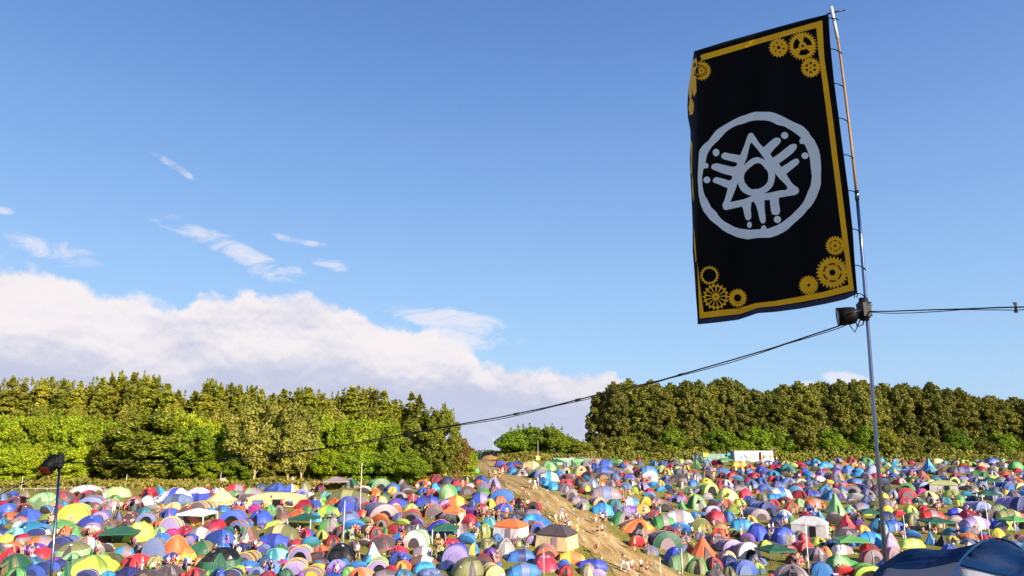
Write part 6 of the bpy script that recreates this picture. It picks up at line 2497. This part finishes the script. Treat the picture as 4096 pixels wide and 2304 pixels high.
# the flag surface: a hanging cloth turned away to the left, traced outline at its own distance
LT = [(205, 2777), (290, 2764), (380, 2752), (420, 2750), (470, 2752), (520, 2762), (560, 2763), (640, 2760), (700, 2762), (800, 2767), (900, 2771), (1000, 2771), (1100, 2779), (1180, 2784), (1260, 2790), (1297, 2791)]
RT = [(56, 3314), (170, 3321), (330, 3337), (480, 3357), (620, 3375), (780, 3396), (920, 3411), (1060, 3420), (1130, 3426), (1176, 3430)]
TOPL = [(2777, 205), (2900, 167), (3050, 125), (3200, 84), (3314, 56)]
BOTL = [(2791, 1297), (2870, 1289), (2950, 1279), (2990, 1266), (3030, 1252), (3100, 1247), (3200, 1234), (3300, 1215), (3380, 1197), (3430, 1174)]
def fdepth(px, py):
    right = lerp_tab(RT, py)
    s_ = (right - px) / 600.0
    y = YP + 2.15 * s_
    rip = .03 * math.sin(px * .021 + py * .0015) * min(1, s_ * 3) + .018 * math.sin(px * .043 + py * .004 + 1.3) * min(1, s_ * 2)
    rip += .03 * mnoise.noise(Vector((px * .012, py * .004, 0)))
    if py > 1150: rip += .07 * math.exp(-((px - 3000) / 40) ** 2) * (py - 1150) / 130
    if px < 2789: rip += .45 * ((2789 - px) / 32.0) ** 1.2
    return y + rip
def fp(px, py, off=0.0): return at(px, py, fdepth(px, py) - off)
rows = []
for i in range(71):
    t_ = i / 70; r_ = []
    for k in range(73):
        s_ = k / 72
        tx = TOPL[0][0] * (1 - s_) + TOPL[-1][0] * s_; bx = BOTL[0][0] * (1 - s_) + BOTL[-1][0] * s_
        ty = lerp_tab(TOPL, tx); by = lerp_tab(BOTL, bx)
        yl = 205 * (1 - t_) + 1297 * t_; yr = 56 * (1 - t_) + 1176 * t_
        py = ty * (1 - t_) + by * t_
        lx = lerp_tab(LT, yl) - (2777 * (1 - t_) + 2791 * t_); rx = lerp_tab(RT, yr) - (3314 * (1 - t_) + 3430 * t_)
        px = tx * (1 - t_) + bx * t_ + lx * (1 - s_) ** 6 + rx * s_ ** 1.5
        r_.append(fp(px, py))
    rows.append(r_)
flag = empty('banner_flag', fp(3314, 56))
FO = flag.location.copy()
def shift(mb): mb.v = [tuple(Vector(v) - FO) for v in mb.v]; return mb
m_flag = simple_mat('black_cloth', (9, 9, 11), .85, spec=.12, noise_amt=.25, scale=1.5)
m_gold = simple_mat('gold_print', (255, 184, 20), .7, spec=.2, noise_amt=.08, scale=2)
m_pale = simple_mat('pale_print', (232, 236, 242), .7, spec=.2, noise_amt=.05, scale=2)
m_hem = simple_mat('navy_hem', (40, 42, 72), .8)
mb = MB(); mb.grid(rows); o = shift(mb).build('cloth', m_flag, flag)
so = o.modifiers.new('thick', 'SOLIDIFY'); so.thickness = .003; so.offset = 1 if False else -1

def print_shape(name, outer, holes, mat, off=.012, step=22):
    """a printed shape on the cloth; outlines in photograph pixels, laid on the flag surface"""
    def dens(poly):
        out = []
        for i in range(len(poly)):
            a, b = poly[i], poly[(i + 1) % len(poly)]
            n = max(1, int(math.hypot(a[0] - b[0], a[1] - b[1]) / step))
            out += [(a[0] + (b[0] - a[0]) * k / n, a[1] + (b[1] - a[1]) * k / n) for k in range(n)]
        return out
    loops = [dens(outer)] + [dens(h) for h in holes]
    flat = [p for l in loops for p in l]
    tris = tessellate_polygon([[Vector((x, y, 0)) for x, y in l] for l in loops])
    bm = bmesh.new()
    vs = [bm.verts.new((x, y, 0)) for x, y in flat]
    for t3 in tris:
        try: bm.faces.new([vs[i] for i in t3])
        except Exception: pass
    for _ in range(4):
        es = [e for e in bm.edges if e.calc_length() > 34]
        if not es: break
        bmesh.ops.subdivide_edges(bm, edges=es, cuts=1, use_grid_fill=False)
        bmesh.ops.triangulate(bm, faces=bm.faces[:])
    m2 = MB(); bm.verts.index_update()
    m2.add([fp(v.co.x, v.co.y, off) for v in bm.verts], [tuple(v.index for v in f.verts) for f in bm.faces], 0, True)
    bm.free()
    return shift(m2).build(name, mat, flag)
def c7(pts_): return [(2760 + x / 2.5875, 420 + y / 2.5875) for x, y in pts_]
RING_O = [(680,70),(755,70),(830,72),(880,84),(920,100),(975,126),(1030,155),(1085,182),(1140,205),(1180,230),(1210,260),(1235,290),(1250,320),(1285,360),(1310,410),(1332,460),(1345,510),(1352,560),(1357,640),(1355,730),(1355,810),(1344,860),(1325,910),(1310,950),(1290,990),(1255,1045),(1215,1085),(1185,1125),(1150,1160),(1105,1200),(1060,1240),(1015,1285),(970,1315),(900,1350),(830,1372),(760,1374),(700,1375),(645,1383),(600,1390),(540,1382),(480,1365),(430,1342),(380,1320),(340,1295),(300,1260),(255,1225),(210,1190),(175,1145),(140,1100),(118,1050),(100,990),(88,920),(85,850),(80,780),(82,700),(86,600),(92,500),(100,465),(115,440),(150,402),(190,370),(230,315),(270,265),(315,232),(360,205),(430,165),(480,138),(530,115),(575,103),(620,85)]
RING_I = [(700,157),(760,158),(820,165),(860,182),(900,203),(980,222),(1060,270),(1105,302),(1150,340),(1130,370),(1140,400),(1185,405),(1215,470),(1240,550),(1250,640),(1262,740),(1250,830),(1215,910),(1195,960),(1170,1010),(1125,1065),(1080,1110),(1045,1145),(1000,1180),(950,1218),(900,1245),(830,1272),(795,1282),(785,1255),(765,1242),(740,1258),(732,1285),(620,1292),(520,1280),(460,1262),(400,1230),(355,1205),(320,1175),(290,1140),(275,1110),(220,1060),(180,980),(155,940),(140,900),(128,830),(125,750),(140,657),(170,656),(188,648),(192,622),(183,604),(160,600),(175,520),(195,480),(220,440),(255,400),(290,370),(330,325),(370,280),(410,250),(450,225),(500,206),(560,190),(600,175),(640,163)]
STAR = [(600,310),(613,294),(630,288),(645,290),(655,300),(672,325),(690,350),(705,380),(730,410),(760,438),(800,405),(835,372),(870,345),(892,338),(910,338),(930,346),(940,360),(938,382),(925,402),(880,445),(830,505),(855,547),(900,520),(950,480),(1000,440),(1040,410),(1070,402),(1095,405),(1107,420),(1100,455),(1060,500),(1010,540),(920,605),(945,643),(1000,610),(1060,570),(1090,556),(1120,558),(1133,590),(1110,620),(1050,668),(995,715),(1030,770),(1060,815),(1090,838),(1115,855),(1130,885),(1124,905),(1110,920),(1080,933),(1000,945),(920,960),(920,1010),(928,1060),(933,1095),(925,1128),(890,1140),(850,1130),(837,1090),(832,1040),(825,980),(770,985),(772,1040),(775,1100),(783,1160),(783,1200),(772,1220),(755,1228),(738,1220),(725,1200),(712,1145),(700,1090),(685,1045),(665,1005),(650,1000),(635,1010),(628,1080),(635,1160),(622,1185),(600,1193),(582,1186),(572,1170),(562,1135),(555,1100),(548,1070),(535,1050),(450,1070),(375,1087),(350,1080),(335,1045),(340,1020),(355,990),(368,950),(380,905),(390,860),(350,845),(310,825),(270,812),(240,800),(235,785),(240,765),(270,745),(340,762),(410,782),(430,770),(438,740),(420,728),(380,720),(320,702),(270,680),(235,668),(220,650),(220,630),(235,612),(280,603),(340,618),(400,632),(450,640),(480,630),(490,600),(460,590),(400,575),(350,562),(330,550),(322,530),(330,508),(360,490),(420,504),(520,520),(545,460),(565,410),(585,350)]
HOLES = [[(690,600),(730,605),(755,630),(780,660),(800,680),(810,710),(812,750),(805,790),(790,815),(770,835),(740,855),(710,867),(675,870),(640,873),(610,855),(590,830),(570,805),(558,770),(558,735),(570,700),(600,665),(630,640),(660,615)],
         [(638,388),(668,425),(700,460),(740,515),(780,572),(745,553),(700,540),(665,545),(630,560),(595,590),(558,625),(575,580),(590,540),(600,500),(610,450),(622,405)],
         [(882,702),(900,732),(920,755),(950,785),(985,820),(1003,842),(1010,865),(990,880),(945,882),(900,890),(835,905),(765,915),(800,897),(830,870),(855,840),(870,800),(880,755)],
         [(497,800),(502,830),(515,860),(535,890),(560,910),(600,930),(640,940),(600,958),(560,975),(490,990),(415,1005),(440,950),(460,900),(478,850)]]
print_shape('emblem_ring', c7(RING_O), [c7(RING_I)], m_pale)
print_shape('emblem_star', c7(STAR), [c7(h) for h in HOLES], m_pale)
for x, y, r, e in ((270, 492, 35, 1.1), (175, 775, 35, 1.0), (980, 315, 38, .95), (1190, 525, 36, .95), (615, 1240, 25, 1.3), (905, 1185, 38, .98)):
    print_shape('emblem_dot', c7([(x + r * math.cos(a), y + r * e * math.sin(a)) for a in [2 * math.pi * k / 16 for k in range(16)]]), [], m_pale)
# gold border band (right, top, bottom and the visible part of the left side)
def off_line(l, dy): return [(x, y + dy) for x, y in l]
band = [(2783, 226), (2900, 192), (3050, 149), (3200, 106), (3289, 81), (3297, 230), (3312, 330), (3332, 480), (3352, 640), (3372, 800), (3392, 960), (3406, 1080), (3416, 1161), (3300, 1190), (3200, 1209), (3100, 1224), (3030, 1231), (2998, 1243), (2960, 1256), (2870, 1266), (2798, 1274), (2794, 1180), (2791, 1100), (2789, 1045),
        (2794, 1090), (2801, 1150), (2808, 1200), (2815, 1249), (2880, 1240), (2950, 1234), (2985, 1224), (3020, 1213), (3100, 1204), (3200, 1186), (3300, 1166), (3394, 1139), (3384, 1060), (3370, 960), (3350, 800), (3330, 640), (3310, 480), (3290, 330), (3275, 220), (3265, 112), (3200, 128), (3050, 171), (2900, 216), (2787, 248)]
print_shape('border_band', band, [], m_gold)
# gold slivers on the folded left edge
for k, pl in enumerate([[(2772, 240), (2786, 232), (2789, 260), (2776, 300), (2770, 360), (2762, 410), (2754, 372), (2762, 300)], [(2758, 405), (2768, 395), (2776, 420), (2772, 455), (2760, 462), (2754, 435)], [(2775, 300), (2784, 305), (2786, 365), (2776, 388), (2770, 370)],
                        [(2762, 556), (2769, 575), (2768, 640), (2768, 700), (2763, 690), (2764, 620)], [(2767, 690), (2771, 720), (2775, 790), (2774, 810), (2769, 770)], [(2775, 905), (2780, 960), (2786, 1040), (2783, 1050), (2776, 980)]]):
    print_shape('folded_border', pl, [], m_gold, off=.02, step=10)
def gear(cx, cy, r, teeth, kind, hole=None, aspect=1.0, rot=0.0):
    P_ = lambda rr, a: (cx + rr * math.cos(a), cy + rr * aspect * math.sin(a))
    outer = []
    for k in range(teeth):
        a = 2 * math.pi * k / teeth + rot; w = 2 * math.pi / teeth
        outer += [P_(r * .86, a - w * .30), P_(r * .98, a - w * .16), P_(r, a + w * .1), P_(r * .86, a + w * .26)]
    circ = lambda x, y, q, n=12: [(x + q * math.cos(2 * math.pi * k / n), y + q * math.sin(2 * math.pi * k / n)) for k in range(n)]
    def sector(a0, a1, r0, r1, n=5):
        return [P_(r0, a0 + (a1 - a0) * k / n) for k in range(n + 1)] + [P_(r1, a1 - (a1 - a0) * k / n) for k in range(n + 1)]
    hs = []
    if kind == 'three': hs = [circ(cx, cy, r * .09)] + [sector(a, a + 1.35, r * .27, r * .64) for a in (-1.45, .65, 2.74)]
    elif kind == 'tri':
        hs = [circ(cx, cy, r * .17)]
        for k in range(6):
            a = k * math.pi / 3 + .2; hs.append([P_(r * .38, a - .22), P_(r * .66, a), P_(r * .42, a + .24)])
    elif kind == 'dots': hs = [circ(cx, cy, r * .08, 8)] + [circ(cx + r * .44 * math.cos(k * math.pi / 3 + .5), cy + r * .44 * math.sin(k * math.pi / 3 + .5), r * .13, 8) for k in range(6)]
    elif kind == 'slots': hs = [circ(cx, cy, r * hole)] + [sector(k * math.pi / 3 + .1, k * math.pi / 3 + .85, r * .48, r * .57) for k in range(6)]
    elif kind == 'spokes': hs = [circ(cx, cy, r * .07, 8)] + [sector(2 * math.pi * k / 13, 2 * math.pi * (k + .66) / 13, r * .27, r * .76, 3) for k in range(13)]
    elif kind == 'fine': hs = [circ(cx, cy, r * .09, 8)] + [sector(2 * math.pi * k / 20, 2 * math.pi * (k + .5) / 20, r * .30, r * .62, 2) for k in range(20)]
    elif kind == 'hole': hs = [circ(cx, cy, r * hole, 20)]
    if kind in ('hole', 'one') and hole and hole < .6: hs.append(sector(.5, 2.6, r * (.56 if hole > .2 else .70), r * (.60 if hole > .2 else .73), 8))
    return print_shape('gear', outer, hs, m_gold, step=40, off=.014)
gear(3114.5, 190.3, 40, 18, 'tri')
gear(3210.6, 183.7, 59, 28, 'three')
gear(3242.9, 270.6, 41, 20, 'dots')
gear(3341, 982.8, 40, 20, 'slots', .12)
gear(3329.4, 1090, 66, 26, 'slots', .19)
gear(3234.7, 1141, 40, 20, 'hole', .15)
gear(2837.8, 1101.5, 39, 20, 'hole', .70)
gear(2863, 1187, 53, 18, 'spokes')
gear(2950.5, 1191.9, 38, 19, 'hole', .40)
gear(2806, 283, 39, 20, 'fine')
# hem strip along the bottom and ties to the pole
hm = MB(); hm.grid([[fp(x, lerp_tab(BOTL, x) + (-20 if j == 0 else 1) * (1 if x < 3420 else .4), .008) for x in range(2795, 3430, 12)] for j in (0, 1)]); shift(hm).build('hem', m_hem, flag)
TIES = [(72, 3318, 3353), (195, 3322, 3365), (333, 3338, 3372), (472, 3357, 3392), (618, 3374, 3412), (762, 3393, 3430), (915, 3410, 3442), (1060, 3420, 3460), (1172, 3428, 3470)]
for i, (py, x0, x1) in enumerate(TIES):
    m2 = MB(); dy_ = (6, 16, 14, 16, 14, 10, 14, 16, 26)[i]
    m2.tube([fp(x0 - 3, py), at(x0 + (x1 - x0) * .4, py + dy_ * .15, YP - .02), at(x0 + (x1 - x0) * .75, py + dy_ * .6, YP - .04), at(x1, py + dy_ * .9, YP - .03), at(x1 + 3, py + dy_ * 1.4, YP)], [.007, .006, .008, .006, .004], 6)
    shift(m2).build('tie', m_flag, flag)
m2 = MB(); m2.tube([fp(3421, 1172), at(3418, 1188, YP), at(3416, 1191, YP)], .006, 5); m2.tube([fp(3429, 1172), at(3430, 1180, YP), at(3426, 1190, YP)], .007, 5); shift(m2).build('tie', m_flag, flag)
tag(flag, 'tall black flag with gold gear border and pale circular emblem tied to the flagpole', 'flag')

m_lamp = simple_mat('black_lamp_paint', (6, 6, 8), .6, spec=.15)
# ---- par can lamps
def par_can(loc, axis, r, L, lens_mat, label, parent_pt, extra=0):
    root = empty('stage_lamp', loc)
    ax = Vector(axis).normalized()
    mb = MB()
    mb.tube([-ax * L * .55, -ax * L * .45, -ax * L * .15, ax * L * .1, ax * L * .5], [r * .6, r * .88, r * .98, r, r * 1.0], 20); housing = mb.build('housing', m_lamp, root)
    rim = MB(); rim.tube([ax * L * .47, ax * L * .56], r * 1.03, 20, cap=False); rim.build('rim', m_lamp, housing)
    ln = MB(); u = ax.orthogonal().normalized(); w = ax.cross(u)
    rr = [[ax * L * (.515 + .01 * math.cos(j * 1.6)) + (u * math.cos(2 * math.pi * k / 18) + w * math.sin(2 * math.pi * k / 18)) * r * .95 * j / 4 for k in range(18)] for j in range(1, 5)]
    ln.grid(rr, closed=True); ln.add(rr[0], [tuple(range(18))]); ln.build('lens', lens_mat, housing)
    q = Vector(parent_pt) - root.location
    yk = MB(); side = ax.cross(Vector((0, 0, 1))).normalized()
    yk.tube([side * r * 1.08, side * r * 1.15 + q * .5, q], .012, 6); yk.tube([-side * r * 1.08, -side * r * 1.15 + q * .5, q], .012, 6); yk.build('yoke', m_black, root)
    cl = MB(); cl.box(tuple(q), (.12, .12, .17), rot=Matrix.Rotation(.3, 3, 'Z')); cl.tube([q + Vector((0, 0, -.13)), q + Vector((0, 0, .15))], .05, 10)
    rr_ = random.Random(4)
    for _ in range(11):
        a = rr_.uniform(0, 6.3); z = rr_.uniform(-.11, .13)
        cl.tube([q + Vector((math.cos(a) * .045, math.sin(a) * .045, z)), q + Vector((math.cos(a) * rr_.uniform(.08, .11), math.sin(a) * .09, z + rr_.uniform(-.03, .04)))], .006, 5)
    for k in range(5):
        z = -.09 + .045 * k; cl.tube([q + Vector((math.cos(a) * .058, math.sin(a) * .058, z + .01 * math.sin(3 * a))) for a in [2 * math.pi * j / 12 for j in range(13)]], .009, 5)
    cl.build('clamp', m_black, root)
    lp = MB()
    lp.tube([ax * L * -.1 + Vector((0, 0, -r)), Vector((q.x * .35, q.y * .3, -r - .09)), Vector((q.x * .62, q.y * .5, -r + .02)), q * .8 + Vector((0, 0, -.06))], .007, 6)
    lp.tube([q + Vector((-.03, 0, -.08)), q + Vector((-.12, 0, -.13)), q + Vector((-.10, 0, -.21)), q + Vector((-.03, 0, -.18)), q + Vector((.0, 0, -.08))], .009, 6); lp.build('lead', m_rope, root)
    tag(root, label, 'stage lamp', 'stage lamps on the two near poles')
m_lens_r = simple_mat('red_lens', (214, 20, 24), .25, noise_amt=.3, scale=30)
m_lens_d = simple_mat('dark_lens', (30, 30, 34), .15)
par_can(at(3388, 1264, YP - .05), (-.95, .30, -.06), .112, .20, m_lens_d, 'black stage lamp clamped to the flagpole below the black flag', at(3456, 1240, YP - .03))
YL = 14.0
par_can(at(205, 1855, YL - .05), (-.25, -.60, -.72), .125, .30, m_lens_r, 'black stage lamp with a red lens on top of the left lamp pole', at(240, 1846, YL - .03))
lb_ = at(204, 2304, YL); lt_ = at(240, 1850, YL); d_ = lb_ - lt_
b2 = lb_ + d_ * ((gz(lb_.x, YL) - .3 - lb_.z) / d_.z)
lp = empty('lamp_pole', Vector((b2.x, b2.y, gz(b2.x, b2.y))))
ptube('shaft', [b2, lb_, lt_], [.026, .024, .022], m_silver, lp)
ptube('cap', [lt_ + Vector((0, 0, -.06)), lt_ + Vector((0, 0, .02))], .034, m_black, lp)
tag(lp, 'near metal pole at the left edge carrying the red-lensed stage lamp', 'pole')

def cable(pts_px, A, B, r, label, extra=None, tail=None):
    """points follow the photographed sag in the vertical plane through A and B"""
    ax, ay, bx, by = A.x, A.y, B.x, B.y
    out_ = []
    for px, py in pts_px:
        d = ray(px, py)
        # intersect the ray with the vertical plane through A,B
        nx, ny = (by - ay), -(bx - ax)
        t_ = (nx * ax + ny * ay) / (nx * d.x + ny * d.y)
        out_.append(d * t_)
    if tail: out_ += [Vector(t_) for t_ in tail]
    # smooth
    res = []
    for i in range(len(out_) - 1):
        for k in range(6): res.append(out_[i].lerp(out_[i + 1], k / 6))
    res.append(out_[-1])
    root = empty('cable', res[0]); mb = MB(); mb.tube([p - root.location for p in res], r, 6); mb.build('main_cable', m_rope, root)
    if extra:
        e = MB(); n = len(res); e.tube([p - root.location + Vector((0, 0, -.022 * math.sin(math.pi * ((i * extra / n) % 1)) - .006)) for i, p in enumerate(res)], r * .6, 5); e.build('thin_cable', m_rope, root)
    tag(root, label, 'cable')
    return root, res
A_, B_ = at(240, 1848, YL), at(3450, 1245, YP)
cb, res = cable([(252, 1848), (450, 1851), (700, 1850), (1000, 1828), (1290, 1795), (1505, 1757), (1750, 1712), (2000, 1669), (2200, 1627), (2370, 1584), (2640, 1522), (2900, 1448), (3100, 1389), (3350, 1306), (3450, 1262)], A_, B_, .0095, 'black cable sagging from the left lamp pole up to the flagpole', 7)
for f_ in (.13, .19, .24, .40, .52, .62, .74):
    p = res[int(f_ * len(res))]; q = res[int(f_ * len(res)) + 1]; d = (q - p).normalized()
    t2 = MB(); t2.tube([p - cb.location - d * .04, p - cb.location + d * .04], .017, 6); t2.build('tape', m_rope, cb)
C_ = at(4300, 1221, 6.5)
cb2, res2 = cable([(3470, 1246), (3560, 1245), (3700, 1240), (3850, 1236), (4000, 1230), (4096, 1228), (4300, 1221)], at(3456, 1246, YP), C_, .008, 'black cable running from the flagpole lamp off to the right', 3, tail=[(5.9, 3.0, 1.35), (7.2, -2.0, 1.75), (8.3, -6.0, 2.3)])
p = at(4057, 1232, 7.05)
for dz0, dz1 in ((.0, .05), (.0, -.055)):
    t2 = MB(); t2.grid([[(x, 0, dz0) for x in (-.012, .012)], [(x * 1.4, .004, (dz0 + dz1)) for x in (-.018, .014)]]); o = t2.build('tape_tab', m_lamp, cb2)
    # sits on the cable
    best = min(res2, key=lambda r_: abs(project(r_)[0] - 4057)); o.location = best - cb2.location
cable([(185, 1880), (120, 1918), (60, 1948), (0, 1978), (-160, 2050)], at(190, 1870, YL), at(-160, 2050, 10.0), .007, 'black cable leading down to the left from the red-lensed lamp')

# ---- big blue tent close by on the right
TOP = [(3500, 2330, 7.3), (3530, 2285, 7.25), (3551, 2250, 7.2), (3594, 2213, 7.1), (3636, 2197, 7.0), (3682, 2193, 6.9), (3741, 2199, 6.75), (3799, 2197, 6.6), (3845, 2189, 6.5), (3892, 2177, 6.45), (3927, 2166, 6.4), (3985, 2161, 6.35), (4020, 2167, 6.3), (4055, 2182, 6.25), (4096, 2217, 6.2), (4180, 2330, 6.1), (4260, 2480, 6.0)]
HEM = [(3500, 2345, 6.7), (3530, 2300, 6.6), (3551, 2268, 6.55), (3600, 2272, 6.4), (3659, 2273, 6.25), (3700, 2270, 6.15), (3735, 2264, 6.05), (3787, 2253, 5.95), (3836, 2243, 5.85), (3841, 2257, 5.8), (3900, 2272, 5.75), (3985, 2292, 5.7), (4055, 2306, 5.65), (4096, 2314, 5.6), (4140, 2330, 5.6), (4200, 2400, 5.7), (4270, 2500, 5.8)]
def q3(a): return at(a[0], a[1], a[2])
NC = 96
def interp3(tab, s_):
    k = s_ * (len(tab) - 1); i = min(int(k), len(tab) - 2); f_ = k - i
    p0, p1, p2, p3 = (q3(tab[max(0, min(len(tab) - 1, j))]) for j in (i - 1, i, i + 1, i + 2))
    t2, t3 = f_ * f_, f_ ** 3
    return .5 * ((2 * p1) + (p2 - p0) * f_ + (2 * p0 - 5 * p1 + 4 * p2 - p3) * t2 + (3 * p1 - p0 - 3 * p2 + p3) * t3)
m_bt = fabric('bigblue') if 'bigblue' in PAL else None
PAL['deepblue'] = (16, 58, 104); PAL['silvergrey'] = (186, 186, 206)
for c_ in ('deepblue', 'silvergrey'):
    b_ = fabric(c_).node_tree.nodes['Principled BSDF']; b_.inputs['Roughness'].default_value = .8; b_.inputs['Specular IOR Level'].default_value = .12
    [n_ for n_ in fabric(c_).node_tree.nodes if n_.type == 'BUMP'][0].inputs['Distance'].default_value = .02
bt_root = empty('large_tent', gp(q3(HEM[8]).x, q3(HEM[8]).y + .4))
rows = []; NR = 16
for j in range(NR + 1):
    t_ = j / NR; r_ = []
    for k in range(NC + 1):
        s_ = k / NC; a = interp3(TOP, s_); b = interp3(HEM, s_)
        p = a.lerp(b, t_)
        bul = math.sin(math.pi * t_)
        knot = abs(s_ - .5) * 2
        p = p + Vector((0, -.12 * bul, .035 * bul * (.3 + knot)))
        w_ = .024 * math.sin(t_ * 26 + 3 * mnoise.noise(Vector((s_ * 5, t_, 3)))) * bul * (1 - .65 * abs(s_ - .35)) + .022 * mnoise.noise(Vector((s_ * 9, t_ * 6, 0))) * bul
        r_.append(p + Vector((0, -w_ * .6, w_ * .6)) - bt_root.location)
    rows.append(r_)
mb = MB(); mb.grid(rows); mb.build('flysheet', fabric('deepblue'), bt_root)
rows2 = []
for j in range(7):
    t_ = j / 6; r_ = []
    for k in range(NC + 1):
        b = interp3(HEM, k / NC); gzz = gz(b.x, b.y - .5)
        p = Vector((b.x, b.y - .5 * t_, b.z * (1 - t_) + gzz * t_)) + Vector((0, .02, -.012))
        p += Vector((0, .03 * mnoise.noise(Vector((k * .14, t_ * 3 + k * .05, 8))) * math.sin(math.pi * t_), 0))
        r_.append(p - bt_root.location)
    rows2.append(r_)
mb = MB(); mb.grid(rows2); mb.build('side_wall', fabric('silvergrey'), bt_root)
rows3 = []
for j in range(8):
    t_ = j / 7
    rows3.append([(lambda a: Vector((a.x, a.y + 1.6 * t_, a.z + (gz(a.x, a.y + 1.6) - a.z) * t_ ** 1.7)))(interp3(TOP, k / NC)) - bt_root.location for k in range(NC + 1)])
mb = MB(); mb.grid(rows3); mb.build('rear_flysheet', fabric('deepblue'), bt_root)
kn_ = q3((3838, 2246, 5.82)) - bt_root.location
arch = [interp3(TOP, s_) for s_ in [.56 + .44 * k / 20 for k in range(21)]]
mb = MB(); pts_ = [kn_ + Vector((0, 0, .0))] + [p - bt_root.location + Vector((0, -.02, .012)) for p in [q3((3862, 2218, 6.0)), q3((3890, 2192, 6.2)), q3((3925, 2170, 6.36))]] + [p - bt_root.location + Vector((0, -.01, .012)) for p in arch[5:]]
mb.tube(pts_, .010, 8); mb.build('pole_sleeve', fabric('deepblue'), bt_root)
mb = MB(); a = q3((3833, 2246, 5.78)) - bt_root.location; b = q3((3812, 2310, 5.45)) - bt_root.location; c = b + Vector((-.05, -.2, -1.0))
mb.grid([[a, a + Vector((.02, 0, 0))], [b + Vector((-.012, 0, 0)), b + Vector((.03, 0, 0))], [c, c + Vector((.05, 0, 0))]]); mb.build('strap', fabric('deepblue'), bt_root)
tag(bt_root, 'very large dark blue tent with silver-grey lower wall close by at bottom right', 'tent', 'tents pitched across the field')
